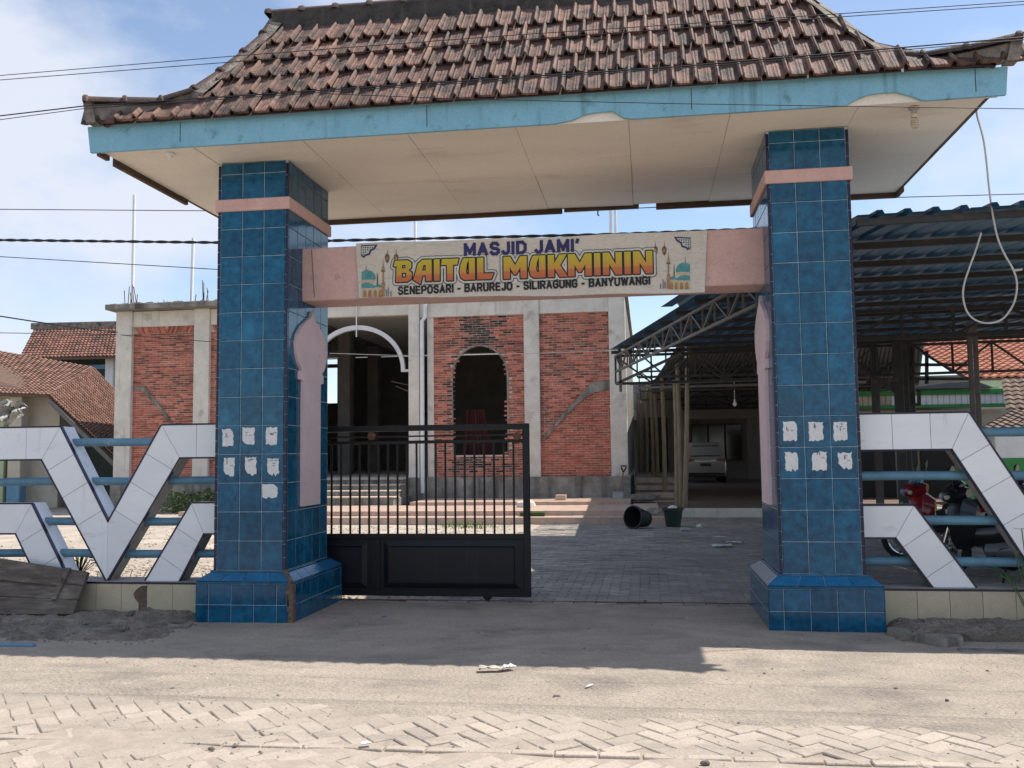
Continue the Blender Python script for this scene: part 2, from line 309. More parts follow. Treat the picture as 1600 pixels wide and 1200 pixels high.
# road pavers: 45 degree herringbone, each brick its own part
PA = .104
mbp = MB(); mbp.cbox((-PA+.0028, -PA/2+.0028, -.05), (PA-.0028, PA/2-.0028, 0), .005)
pav = mesh('paver', mbp, paver_m)
ang = math.radians(41); ca, sa = math.cos(ang), math.sin(ang); bricks = []
for a in range(-70, 70):
    for b in range(-30, 30):
        for kind in (0, 1):
            ox, oy = a+4*b, a
            cx, cy, rr = ((ox+1, oy+.5, 0) if kind == 0 else (ox+2.5, oy, math.pi/2))
            X = 3+(cx*ca-cy*sa)*PA; Y = -2.6+(cx*sa+cy*ca)*PA
            if -3.5 < X < 9 and -3.20+.012*X < Y < -2.02-.05*X+ .25: bricks.append((X, Y, ang+rr))
# border course and the slanted course in front of it
for i in range(70):
    X = -4+i*.205; bricks.append((X, -3.255+.012*X, .012))
for j in range(6):
    for i in range(90):
        X = -4+i*.145; bricks.append((X+.05*(j % 2), -3.43-.19*j+.012*X, math.radians(48 if j % 2 == 0 else 132)))
def vis_key(p):
    d = Vector((p[0], p[1], 0))-CAM; z = d.dot(FWD)
    if z < .3: return 1e9
    u, v = 800+FPX*d.dot(RGT)/z, 600-FPX*d.dot(UPV)/z
    return z if (-40 < u < 1640 and v < 1230) else 1e3+z
bricks.sort(key=vis_key)
rest = MB()
for k, (X, Y, a) in enumerate(bricks):
    z = -.004+U(-.0022, .0015); s = (1, 1, 1) if abs(a-.012) > 1e-4 else (1, .62, 1)
    if k < 300: piece('paver', pav, (X, Y, z), road, (U(-.006,.006), U(-.006,.006), a+U(-.05,.05)), (s[0]*U(.93,1.0), s[1]*U(.93,1.0), 1))
    else:
        R = Matrix.Rotation(a, 3, 'Z'); rest.add([R @ Vector((v.x*s[0], v.y*s[1], v.z)) + Vector((X, Y, z)) for v in mbp.v], mbp.f)
stuff(obj('outer_pavers', rest, paver_m, road))
# courtyard: pavers inside the gate
mb = MB(); mb.quad((-1.5,.9,-.012), (18,.9,-.012), (18,13.2,-.012), (-1.5,13.2,-.012)); court = struct(obj('courtyard', mb, sand_m))
mbq = MB(); mbq.cbox((-.099,-.049,-.05), (.099,.049,0), .006); cpv = mesh('courtyard_paver', mbq, cpaver_m)
lst = []
for j in range(0, 118):
    for i in range(-2, 50):
        X = 1.5+i*.204+(.102 if j % 2 else 0); Y = .98+j*.104
        lst.append((X, Y))
lst = [p for p in lst if p[0] > (1.4 if p[1] < 9.5 else 1.7)]
def ck(p):
    d = Vector((p[0], p[1], 0))-CAM; z = d.dot(FWD); u = 800+FPX*d.dot(RGT)/z; v = 600-FPX*d.dot(UPV)/z
    return z if (820 < u < 1185) or (535 < u < 830 and 930 < v < 950) else 1e3+z
lst.sort(key=ck); rest = MB()
for k, (X, Y) in enumerate(lst):
    z = U(-.004,.004)+.006*nn(X, Y, 1.5); tx, ty = U(-.03,.03), U(-.02,.02)
    if k < 300: piece('courtyard_paver', cpv, (X, Y, z), court, (tx, ty, U(-.02,.02)))
    else:
        R = Matrix.Rotation(tx, 3, 'X') @ Matrix.Rotation(ty, 3, 'Y'); v0 = [R @ Vector(c) + Vector((X, Y, z)) for c in ((-.099,-.049,0),(.099,-.049,0),(.099,.049,0),(-.099,.049,0),(-.099,-.049,-.03),(.099,-.049,-.03),(.099,.049,-.03),(-.099,.049,-.03))]
        rest.add(v0, [(0,1,2,3),(4,5,1,0),(5,6,2,1),(6,7,3,2),(7,4,0,3)], 0, U(.01, 1))
stuff(obj('far_courtyard_pavers', rest, cpaver_far, court))
# gravel yard on the left, sunlit
def yz(x, y): return .012*nn(x, y, 1.3)+.008*nn(x, y, 7)-.004-.05*sm(1.2, 1.75, x)*(1 if y < 9.4 else .0)
struct(obj('gravel_yard', grid(-24, 1.9, 1.05, 18, .15, .13, yz), gravel_m, smooth=True))
mb = MB()
for k in range(5200):
    x = U(-7, 1.35) if k % 3 else U(-3.5, .5); y = U(1.1, 10.5) if k % 2 else U(1.1, 4); r = U(.008, .026)
    z = yz(x, y)+r*.3; a = U(0, 6.28)
    mb.add([(x+r*math.cos(a), y+r*math.sin(a), z), (x-r*math.sin(a), y+r*math.cos(a), z), (x-r*math.cos(a), y-r*math.sin(a), z), (x+r*math.sin(a), y-r*math.cos(a), z), (x, y, z+r*.7), (x, y, z-r*.5)],
           [(0,1,4),(1,2,4),(2,3,4),(3,0,4),(1,0,5),(2,1,5),(3,2,5),(0,3,5)])
tag(obj('gravel', mb, gravel_m), 'loose pale gravel scattered over the sunlit yard', 'gravel', kind='stuff')
mbd, mbl = MB(), MB()
def chip(mb, x, y, z, r):
    a = U(0, 6.28); mb.add([(x+r*math.cos(a), y+r*math.sin(a), z), (x-r*math.sin(a)*.8, y+r*math.cos(a)*.8, z), (x-r*math.cos(a), y-r*math.sin(a)*.7, z), (x+r*math.sin(a), y-r*math.cos(a), z), (x+U(-.3,.3)*r, y+U(-.3,.3)*r, z+r*.7)], [(0,1,4),(1,2,4),(2,3,4),(3,0,4)])
for k in range(4200):
    x, y = U(-2.5, 8), U(-3.9, .95)
    if nn(x, y, 1.4, 9)+U(-.35,.35) < .02: continue
    chip(mbd if random.random() < .45 else mbl, x, y, max(apron_z(x, y), -.004), U(.0025,.0085) if random.random() < .93 else U(.010,.017))
tag(obj('road_grit', mbl, gravel_m), 'pale grit scattered over the concrete apron and pavers', 'grit', kind='stuff')
tag(obj('dark_grit', mbd, soil_m), 'dark crumbs of dirt scattered over the road', 'grit', kind='stuff')
# soil strips beside the gateway, with the drain edges
def soilL(x, y): return .05+.035*nn(x, y, 3)+.03*nn(x, y, 8)+.012*nn(x, y, 22)-.085*sm(-.70, -1.2, y)-.07*sm(-.35, .0, x)-.015*sm(-.25, -.6, y)
struct(obj('soil_strip', grid(-6, .0, -1.25, .25, .022, .022, soilL), soil_m, smooth=True))
def soilR(x, y): return .075+.03*nn(x, y, 3)+.03*nn(x, y, 8)+.012*nn(x, y, 22)-.10*sm(5.75, 5.45, x)
mb = grid(5.42, 11, -.42, .25, .03, .03, soilR); n0 = len(mb.v)
front = [v for v in mb.v if abs(v.y+.42) < 1e-4]
for p, q in zip(front[:-1], front[1:]): mb.add([p, q, (q.x, q.y+.05, -.12), (p.x, p.y+.05, -.12)], [(3,2,1,0)])
struct(obj('soil_strip', mb, soil_m, smooth=True))
mb = MB()
for k in range(900):
    x, y = U(-3.2, -.02), U(-1.05, .1); chip(mb, x, y, max(soilL(x, y), apron_z(x, y)), U(.006,.022)*(1.6 if random.random() < .08 else 1))
for k in range(600):
    x, y = U(5.55, 9), U(-.42, .1); chip(mb, x, y, soilR(x, y), U(.006,.022)*(1.6 if random.random() < .08 else 1))
tag(obj('soil_crumbs', mb, soil_m), 'small stones and clods lying on the soil strips', 'rubble', kind='stuff')
t_ = thing('drain_kerb', (-1.5, -.45, 0), 'two thin concrete drain edges half buried in the soil before the plank', 'drain')
mb = MB(); mb.cbox((-6,-.36,-.05), (-.62,-.29,.052), .012); obj('kerb', mb, dconc_m, t_); mb = MB(); mb.cbox((-.58,-.37,-.05), (-.05,-.31,.028), .012); obj('kerb', mb, dconc_m, t_)
mb = MB(); mb.cbox((-6,-.66,-.05), (-.45,-.62,.040), .008); obj('kerb', mb, dconc_m, t_)
mb = MB(); mb.quad((-6,-.62,.028), (-.45,-.62,.028), (-.45,-.36,.03), (-6,-.36,.03)); obj('drain_bed', mb, dconc_m, t_)
t_ = thing('drain_kerb', (7, -.6, 0), 'broken concrete drain edge with a dark slot beside the blue pillar', 'drain')
mb = MB(); mb.cbox((5.86,-.78,-.06), (11,-.68,.012), .01); obj('kerb', mb, dconc_m, t_)
mb = MB(); mb.prism([(5.52,-.20,.0),(5.80,-.62,.0),(5.95,-.56,.0),(5.98,-.40,.0),(5.66,-.14,.0)], (0,0,.06)); obj('broken_slab', mb, dconc_m, t_)
mb = MB(); mb.box((5.8,-.68,-.055), (11,-.40,-.03)); obj('drain_bed', mb, dark_m, t_)  # bed coloured near black to paint the dark of the slot

# ================================================================== GATEWAY
W, G, D = .65, 4.122, 1.06; H = 4.035; ZP = .432; E_ = .11
gate = thing('gateway', (2.71, .53, 0), 'blue tiled gateway with clay tiled roof, pale blue fascia and pink crossbeam', 'gateway')
def tile_mesh(w, h, th=.007, c=.004, mat=tile_m):      # lies in XZ, faces -Y, origin lower left
    mb = MB(); vs = [(0,0,0),(w,0,0),(w,0,h),(0,0,h),(c,-th,c),(w-c,-th,c),(w-c,-th,h-c),(c,-th,h-c)]
    mb.add(vs, [(4,5,6,7),(0,1,5,4),(1,2,6,5),(2,3,7,6),(3,0,4,7)]); return mesh('wall_tile', mb, mat)
PX = (W-.044)/3; PY = (D-.044)/5; RZ = .25
T_front = tile_mesh(PX-.004, RZ-.004); T_side = tile_mesh(PY-.004, RZ-.004)
mb = MB(); mb.cbox((0,-.004,0), (.024,.020,.108), .003); TRIM = mesh('trim_tile', mb, navy_m)
def pillar(x0, inner):                         # inner = +1: inner face at x1
    x1 = x0+W
    mb = MB(); mb.box((x0+.004,.004,.02), (x1-.004,D-.004,H)); core = obj('pillar', mb, grout_m, gate)
    rows = 15
    for r in range(rows):
        z = ZP+r*RZ; hh = min(RZ, H-z-.002)
        for c in range(3): piece('wall_tile', T_front, (x0+.022+c*PX+.002, .004, z+.002), core, None, (1, 1, (hh-.004)/(RZ-.004)))
        for c in range(5):
            if inner > 0: piece('wall_tile', T_side, (x1-.004, .022+c*PY+.002, z+.002), core, (0,0,math.pi/2), (1,1,(hh-.004)/(RZ-.004)))
            else: piece('wall_tile', T_side, (x0+.004, .022+(c+1)*PY-.002, z+.002), core, (0,0,-math.pi/2), (1,1,(hh-.004)/(RZ-.004)))
    xo = x0 if inner > 0 else x1; mb = MB()     # hidden outer and rear faces
    for r in range(rows):
        z = ZP+r*RZ; hh = min(RZ, H-z-.002)
        for c in range(5):
            y = .022+c*PY; mb.box((min(xo, xo+.004*inner)-.003*(inner > 0), y+.002, z+.002), (max(xo, xo+.004*inner)+.003*(inner < 0), y+PY-.002, z+hh-.002))
        for c in range(3): mb.box((x0+.022+c*PX+.002, D-.004, z+.002), (x0+.022+(c+1)*PX-.002, D+.003, z+hh-.002))
    stuff(obj('rear_tiles', mb, tile_m, core))
    z = ZP
    while z < H-.02:
        for xx in (x0, x1-.024): piece('trim_tile', TRIM, (xx+(-.003 if xx == x0 else .003), 0, z), core, None, (1,1,min(1,(H-z-.002)/.112)))
        z += .112
    # plinth
    ex0, ex1, ey0, ey1 = x0-E_, x1+E_, -E_, D+E_; zb = .325; zt = .425; i_ = .022
    mb = MB(); mb.box((ex0+.005, ey0+.005, -.02), (ex1-.005, ey1-.005, zb))
    lo = [(ex0+.005, ey0+.005, zb+.02), (ex1-.005, ey0+.005, zb+.02), (ex1-.005, ey1-.005, zb+.02), (ex0+.005, ey1-.005, zb+.02)]
    hi = [(x0-i_+.003, -i_+.003, zt-.012), (x1+i_-.003, -i_+.003, zt-.012), (x1+i_-.003, D+i_-.003, zt-.012), (x0-i_+.003, D+i_-.003, zt-.012)]
    mb.add(lo+hi, [(0,1,5,4),(1,2,6,5),(2,3,7,6),(3,0,4,7),(4,5,6,7)]); pl = obj('plinth', mb, grout_m, gate)
    def strip(lo_, hi_, n0, n, z0, z1, axis, fixed, sgn, first, nm, mat):
        # split a plinth face into tiles
        xs = [lo_]; p = lo_+first
        while p < hi_-.03: xs.append(p); p += .203
        xs.append(hi_)
        for a, b in zip(xs[:-1], xs[1:]):
            q = MB(); c = .004
            if axis == 'x': P = lambda u, zz, o: (u, fixed+sgn*o, zz)
            else: P = lambda u, zz, o: (fixed+sgn*o, u, zz)
            a2, b2, zz0, zz1 = a+.002, b-.002, z0+.002, z1-.002
            vs = [P(a2,zz0,-.005),P(b2,zz0,-.005),P(b2,zz1,-.005),P(a2,zz1,-.005),P(a2+c,zz0+c,.003),P(b2-c,zz0+c,.003),P(b2-c,zz1-c,.003),P(a2+c,zz1-c,.003)]
            q.add(vs, [(4,5,6,7),(0,1,5,4),(1,2,6,5),(2,3,7,6),(3,0,4,7)]); obj(nm, q, mat, pl)
    hole = inner > 0
    for (za, zc) in ((0,.152),(.152,zb)):
        strip(ex0, ex1-(.035 if hole else 0), 0, 0, za, zc, 'x', ey0, -1, .115, 'plinth_tile', tile_m)
        xi = ex1 if inner > 0 else ex0
        strip(ey0+(.05 if hole and za > .1 else .02 if hole else 0), ey1, 0, 0, za, zc, 'y', xi, inner, .15, 'plinth_tile', tile_m)
        strip(ey0, ey1, 0, 0, za, zc, 'y', ex0 if inner > 0 else ex1, -inner, .15, 'plinth_tile', tile_m)
    # sloped course
    def slope(a0, a1, b0, b1, n):
        A0, A1, B0, B1 = Vector(a0), Vector(a1), Vector(b0), Vector(b1); nv = (A1-A0).cross(B0-A0).normalized()*.008
        for k in range(n):
            f0, f1 = k/n+.006/n*3, (k+1)/n-.006/n*3
            p = [A0.lerp(A1, f0), A0.lerp(A1, f1), B0.lerp(B1, f1), B0.lerp(B1, f0)]
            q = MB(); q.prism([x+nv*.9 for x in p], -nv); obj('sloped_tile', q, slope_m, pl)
    L0 = [(ex0,ey0,zb+.024),(ex1,ey0,zb+.024),(ex1,ey1,zb+.024),(ex0,ey1,zb+.024)]
    H0 = [(x0-i_,-i_,zt-.016),(x1+i_,-i_,zt-.016),(x1+i_,D+i_,zt-.016),(x0-i_,D+i_,zt-.016)]
    slope(L0[0], L0[1], H0[0], H0[1], 4); slope(L0[1], L0[2], H0[1], H0[2], 6); slope(L0[2], L0[3], H0[2], H0[3], 4); slope(L0[3], L0[0], H0[3], H0[0], 6)
    q = MB(); q.cbox((ex0-.003,ey0-.003,zb+.002), (ex1+.003,ey1+.003,zb+.022), .004); obj('plinth_lip', q, tile_m, pl)
    q = MB(); q.cbox((x0-i_-.002,-i_-.002,zt-.012), (x1+i_+.002,D+i_+.002,zt+.006), .004); obj('plinth_lip', q, tile_m, pl)
    if hole:
        q = MB(); rr = random.Random(3)
        pts = [(ex1-.075+rr.uniform(-.01,.01), .29),(ex1-.062,.345),(ex1-.03,.40)]
        q.prism([(ex1-.045,ey0-.005,.0),(ex1+.004,ey0-.006,0),(ex1+.004,ey0-.006,.335),(ex1-.052,ey0-.005,.315),(ex1-.060,ey0-.005,.24),(ex1-.055,ey0-.005,.16),(ex1-.030,ey0-.005,.14)], (0,.06,0))
        q.prism([(ex1+.005,ey0-.005,.10),(ex1+.005,ey0-.005,.335),(ex1+.005,ey0+.055,.33),(ex1+.005,ey0+.045,.17)], (-.05,0,0))
        q.bar((ex1-.01, ey0-.004, .345), (x1+.01, -.03, .432), .03, .03)
        tag(obj('broken_corner', q, brown_m, pl), 'chipped corner showing brown render where tiles fell off')
    # pink band
    q = MB(); q.cbox((x0-.022,-.022,3.59), (x1+.022,D+.022,3.70), .005); obj('pink_band', q, pink_m, gate)
    # minaret-shaped panel on the inner face
    pts = []
    onion = [(0,2.76),(.035,2.70),(.12,2.66),(.26,2.59),(.37,2.50),(.405,2.41),(.385,2.32),(.33,2.24),(.265,2.19),(.30,2.175),(.30,2.10),(.225,2.09),(.225,.96)]
    pol = [(.545+a, z) for a, z in onion]+[(.545-a, z) for a, z in onion[:0:-1]]
    xf = x1+.003 if inner > 0 else x0-.003
    q = MB(); q.prism([(xf+inner*.028, y, z) for y, z in pol], (-inner*.034,0,0)); obj('minaret_panel', q, pinkw_m, core)
    return core, pl
PL, _ = pillar(0, 1); PR, _ = pillar(W+G, -1)
# torn paper notices pasted on the pillars
def notice(core, x0, x1, y0, y1, seed, marks=True, thin=False):
    r = random.Random(seed); a = AY(x0, y1, -.006); b = AY(x1, y0, -.006); q = MB(); n = 7; P = []
    jag = .012 if not thin else .02
    for k in range(n): P.append((a.x+(b.x-a.x)*k/n, a.z+r.uniform(-jag, jag*.5)))
    for k in range(n): P.append((b.x+r.uniform(-.004,.004)-jag*.3*r.random(), a.z+(b.z-a.z)*k/n))
    for k in range(n): P.append((b.x-(b.x-a.x)*k/n, b.z+r.uniform(-jag*.7,.002)))
    for k in range(n): P.append((a.x+r.uniform(-.003,.006), b.z-(b.z-a.z)*k/n))
    cc = r.choice([0,1,2,3]) if thin else r.choice([None,None,0,2]); cut = r.uniform(.15,.42)
    cxn, czn = (a.x+b.x)/2, (a.z+b.z)/2; sx_, sz_ = (b.x-a.x)/2, (b.z-a.z)/2; P2 = []
    for (x, z) in P:
        u, v = (x-cxn)/sx_, (z-czn)/sz_
        if cc is not None:
            su, sv = ((-1,-1),(1,-1),(1,1),(-1,1))[cc]; ex = u*su+v*sv-(2-2*cut)
            if ex > 0: u -= su*ex*.5; v -= sv*ex*.5
        P2.append((cxn+u*sx_*(1+r.uniform(-.04,.03)), czn+v*sz_))
    P = P2
    q.prism([(x, -.0035, z) for x, z in P], (0,-.002,0)); o = obj('paper_notice', q, paper_m, core)
    if marks:
        q = MB(); w = b.x-a.x; h = b.z-a.z
        for k in range(r.randint(3,5)):
            xx = a.x+w*r.uniform(.2,.7); zz = a.z+h*r.uniform(.45,.85); ll = w*r.uniform(.15,.3)
            if r.random() < .5: q.box((xx,-.0075,zz), (xx+ll,-.0058,zz+.005))
            else: q.box((xx,-.0079,zz), (xx+.006,-.0058,zz+ll*.8))
        obj('scribble', q, ink_m, core)
for k, a in enumerate([(347,365,670,697),(378,398,667,694),(415,433,667,694),(349,367,715,742),(382,401,713,741),(417,436,715,741)]): notice(PL, *a, 10+k, True, k > 2)
notice(PL, 409, 434, 756, 776, 30, False, True)
for k, a in enumerate([(1224,1245,658,688),(1264,1286,659,688),(1303,1324,659,688),(1269,1292,705,735),(1310,1331,706,732)]): notice(PR, *a, 50+k, True, k > 2)
notice(PR, 1227, 1247, 706, 734, 70, False, True)
# crossbeam
q = MB(); q.cbox((W-.02,.35,2.825), (W+G+.02,.75,3.315), .008); beam = obj('crossbeam', q, pink_m, gate)
q = MB(); q.bar((W+.12,.348,2.86), (W+.09,.348,3.30), .008, .004); obj('crack', q, brown_m, beam)
# soffit, panels with open joints
SX0, SX1, SY0, SY1 = -.84, 6.33, -.47, 2.12
q = MB(); q.box((SX0+.02,SY0+.02,H+.03), (SX1-.02,SY1-.02,H+.06)); sof = obj('soffit', q, wood_m, gate)
xs = [SX0,-.02,.95,1.85,2.75,3.66,4.45,5.42,SX1]
for a, b in zip(xs[:-1], xs[1:]):
    for (ya, yb) in ((SY0,.87),(.87,SY1)):
        q = MB(); d1, d2, d3, d4 = [U(-.006,.006) for _ in range(4)]; z0 = H+.006
        if ya > 0 and (a == 3.66): yb -= .03
        q.prism([(a+.0015,ya+.001,z0+d1),(b-.0015,ya+.001,z0+d2),(b-.0015,yb-.001,z0+d3),(a+.0015,yb-.001,z0+d4)], (0,0,.012)); obj('soffit_panel', q, soffit_m, sof)
q = MB()
q.cbox((SX0-.03,SY1-.02,H-.045), (2.9,SY1+.02,H+.10), .004); q.cbox((2.92,SY1-.02,H-.03), (3.72,SY1+.02,H+.1), .004); q.cbox((3.9,SY1-.02,H-.05), (SX1+.02,SY1+.02,H+.10), .004); obj('rear_eave_board', q, wood_m, sof)
q = MB(); q.cbox((SX0-.04,SY0+.22,H-.05), (SX0+.0,1.05,H+.10), .004); q.cbox((SX0-.04,SY0-.02,H-.035), (SX0,SY0+.12,H+.2), .004); q.cbox((SX0-.034,1.05,H+.0), (SX0-.004,SY1-.02,H+.1), .004); obj('side_eave_board', q, wood_m, sof)
q = MB(); q.cbox((SX1+.0,SY0+.03,H+.0), (SX1+.03,1.9,H+.12), .004); q.cbox((SX1,1.9,H-.05), (SX1+.03,SY1,H+.10), .004); obj('side_eave_board', q, wood_m, sof)
# fascia with two broken bites along its lower edge
FX0, FX1, FY = -.92, 6.45, -.52; fz0, fz1 = H-.012, 4.27
bx = lambda px: AY(px, 180, FY).x
pol = [(FX0,fz0)]
for px, dz in ((866,0),(893,.02),(915,.062),(930,.072),(957,.074),(975,.012),(990,0)): pol.append((bx(px), fz0+dz))
for px, dz in ((1322,0),(1340,.045),(1357,.072),(1378,.082),(1402,.080),(1424,.045),(1442,.004),(1450,0)): pol.append((bx(px), fz0+dz))
pol += [(FX1,fz0+.005),(FX1+.02,fz1-.03),(bx(1380),fz1-.01),(bx(262),fz1),(bx(258),fz1-.02),(bx(240),fz1-.01),(FX0-.03,fz1-.02)]
q = MB(); q.prism([(x,FY,z) for x, z in pol], (0,.03,0)); fas = obj('fascia', q, fascia_m, gate)
q = MB()
for px in (282,667,1081,1527): X = bx(px); q.box((X-.003,FY-.0015,fz0+.04), (X+.003,FY+.004,fz1-.03))
obj('fascia_joint', q, dmort_m, fas)
q = MB(); q.box((FX0+.05,FY+.034,fz0+.004), (FX1-.05,FY+.05,fz1-.02)); obj('backing_board', q, soffit_m, fas)
# roof: deck under the tiles
def plz(y): return 4.235+1.27*(y+.6)
RXL, RXR, RY, RZT = .31, 5.11, .52, plz(.52)
hipL = [(133,152,-.62),(194,153,-.52),(251,153,-.41),(300,137,-.36),(341,109,-.14),(378,79,.07),(410,50,.27),(428,22,.44)]
hipR = [(1594,52,-.62),(1512,70,-.52),(1443,81,-.41),(1390,78,-.36),(1337,55,-.14),(1300,25,.07),(1262,-2,.27)]
hL = [AY(*p) for p in hipL]; hR = [AY(*p) for p in hipR]; hR.append(Vector((RXR+.05, .44, hL[-1].z-.02)))
def hipx(h, y):
    for a, b in zip(h[:-1], h[1:]):
        if a.y <= y <= b.y: return a.x+(b.x-a.x)*(y-a.y)/(b.y-a.y)
    return h[0].x if y < h[0].y else h[-1].x
roofq = MB()
BY = 1.66+.02; EY = 2*RY+.6
dL, dR = [], []
for y in [-.58,-.5,-.4,-.28,-.05,.16,.36,.5]:
    z = plz(y)-.03; dL.append((hipx(hL,y)+.03, y, z)); dR.append((hipx(hR,y)-.03, y, z))
for i in range(len(dL)-1): roofq.quad(dL[i], dR[i], dR[i+1], dL[i+1])
bL = [(x, 2*RY-y if y > -.3 else 2.12+.02*(y+.58), z) for x, y, z in dL]; bR = [(x, 2*RY-y if y > -.3 else 2.12+.02*(y+.58), z) for x, y, z in dR]
for i in range(len(dL)-1):
    roofq.quad(bR[i], bL[i], bL[i+1], bR[i+1]); roofq.quad(bL[i], dL[i], dL[i+1], bL[i+1]); roofq.quad(dR[i], bR[i], bR[i+1], dR[i+1])
roofq.box((FX0+.01,FY+.055,fz1-.05), (FX1-.02,SY1+.0,fz1-.035))
roof = obj('roof', roofq, rcap_m, gate)
# one clay tile: pan, small centre rib, tall roll on the right; y up slope
TW = .172
prof = [(0,.004),(.010,.010),(.022,.003),(.05,.0),(.068,.004),(.078,.001),(.088,.004),(.105,.0),(.130,.003),(.136,.032),(.150,.046),(.164,.032),(.172,.004)]
q = MB(); LEN = .33; nP = len(prof); vs = []
for (yy, dz, sc_) in ((0,0,1.0),(.02,.004,1.),(LEN,.0,.8)):
    for x, z in prof: vs.append((x, yy, z*sc_+dz))
for x, z in prof: vs.append((x, .004, z-.020))
fs = []
for r in range(2):
    for k in range(nP-1): fs.append((r*nP+k, r*nP+k+1, (r+1)*nP+k+1, (r+1)*nP+k))
for k in range(nP-1): fs.append((3*nP+k, 3*nP+k+1, k+1, k))
q.add(vs, fs); TILE = mesh('roof_tile', q, rtile_m)
sl = math.atan(1.27); EXP = .292
for r in range(5):
    y = -.60+r*EXP*math.cos(sl); z = 4.235+r*EXP*math.sin(sl)+.020
    yl = y+.10
    xa, xb = (hipx(hL, yl-.04)+.09, hipx(hR, yl-.04)-.09) if r else (-.96, 6.56)
    off = [0,.06,.115,.02,.08][r]; n = int((xb-xa)/TW)+1; x = xa-off*.3
    while x < xb-TW*.6:
        lift = 0
        piece('roof_tile', TILE, (x, y+U(-.012,.012), z+U(-.004,.004)+lift), roof, (sl-.10+U(-.02,.02), U(-.02,.02), U(-.018,.018)), (1,1 if (r or (hipx(hL,-.3) < x < hipx(hR,-.3))) else .42,1)); x += TW
# rear and side slopes as rows of clay (away from the road)
def tile_field(name, a, b, c, d, rows, cols, mat, parent, amp=.03, step=.025):
    # a,b lower edge left->right, d,c upper edge left->right ; joined rows of curved tiles
    a, b, c, d = map(Vector, (a, b, c, d)); nv = (b-a).cross(d-a).normalized(); q = MB(); sub = 4
    for r in range(rows):
        f0, f1 = r/rows, min(1, (r+1.12)/rows); l0, r0 = a.lerp(d, f0), b.lerp(c, f0); l1, r1 = a.lerp(d, f1), b.lerp(c, f1)
        for k in range(cols):
            tt = U(.01, 1); jit = U(-.25,.25)*step
            vs = []
            for s in range(sub+1):
                f = (k+s/sub)/cols; h = amp*(.5-.5*math.cos(2*math.pi*s/sub))
                vs += [l0.lerp(r0, f)+nv*(h+step+jit), l1.lerp(r1, f)+nv*(h*.85), l0.lerp(r0, f)+nv*(h+jit-.012)]
            fs = []
            for s in range(sub): i = s*3; fs += [(i, i+3, i+4, i+1), (i+2, i+5, i+3, i)]
            q.add(vs, fs, 0, tt)
    return stuff(obj(name, q, mat, parent))
for i in range(len(dL)-1): tile_field('rear_tile_rows', bR[i], bL[i], bL[i+1], bR[i+1], 1, 34, rcap_m, roof, .02, .015)
for i in range(len(dL)-1):
    tile_field('side_tile_rows', bL[i], dL[i], dL[i+1], bL[i+1], 1, 14, rcap_m, roof, .02, .015); tile_field('side_tile_rows', dR[i], bR[i], bR[i+1], dR[i+1], 1, 14, rcap_m, roof, .02, .015)
# hip mortar and caps
def hip(path, flip):
    q = MB(); vs = []; fs = []
    for i, p in enumerate(path):
        zt = p.z-.035; zb_ = plz(max(p.y,-.6))-.05; wd = .085
        if i <= 2: zb_ = 4.26
        dyb = .06 if i <= 2 else 0.
        inn = -flip
        vs += [(p.x+flip*.05, p.y+.02+dyb, zt), (p.x-flip*.0, p.y-.03+dyb, zt), (p.x-flip*(wd+.02), p.y-.035+dyb, max(min(zt-.03, zb_+.17), zb_)), (p.x-flip*(wd+.05), p.y-.03+dyb, zb_+(.05 if i > 2 else 0)), (p.x+flip*.07, p.y+.05, zb_)]
    n = 5
    for i in range(len(path)-1):
        for k in range(n): fs.append((i*n+k, i*n+(k+1) % n, (i+1)*n+(k+1) % n, (i+1)*n+k))
    fs += [tuple(range(n)), tuple(range(len(path)*n-1, (len(path)-1)*n-1, -1))]
    q.add(vs, fs); obj('hip_mortar', q, mortar_m, roof)
    for i in range(len(path)-1):
        a, b = path[i], path[i+1]; d = (b-a).normalized(); L = (b-a).length; q = MB()
        up = Vector((0,0,1)); up = (up-d*up.dot(d)).normalized(); r_ = d.cross(up); segs = 9; vs = []; fs = []
        for (f, rad) in ((-.03,.062),(.02,.066),(.07,.064),(.10,.052),(1.02,.046)):
            for s in range(segs):
                an = math.pi*(1.1*s/(segs-1)-.05); vs.append(a+d*(f*L)+(r_*math.cos(an)+up*math.sin(an))*rad-up*.045)
        for k in range(4):
            for s in range(segs-1): fs.append((k*segs+s, k*segs+s+1, (k+1)*segs+s+1, (k+1)*segs+s))
        fs.append(tuple(range(segs))); q.add(vs, fs); obj('ridge_cap', q, rcap_m, roof, True)
hip(hL, -1); hip(hR, 1)
mirL = [Vector((p.x, (2*RY-p.y) if p.y > -.3 else 2.10, p.z)) for p in hL]; mirR = [Vector((p.x, (2*RY-p.y) if p.y > -.3 else 2.10, p.z)) for p in hR]
q = MB(); q.tube(mirL, .055, 8); q.tube(mirR, .055, 8); obj('rear_hip_caps', q, rcap_m, roof, True)
for h, s in ((hL,-1),(hR,1)):     # upturned end of the hip
    q = MB(); p = h[0]; q.prism([(p.x-s*.10,p.y+.0,4.25),(p.x-s*.012,p.y+.0,4.25),(p.x+s*.02,p.y+.0,p.z-.04),(p.x+s*.03,p.y+.0,p.z+.012),(p.x-s*.05,p.y+.0,p.z+.0)], (0,.12,0)); obj('hip_end', q, mortar_m, roof)
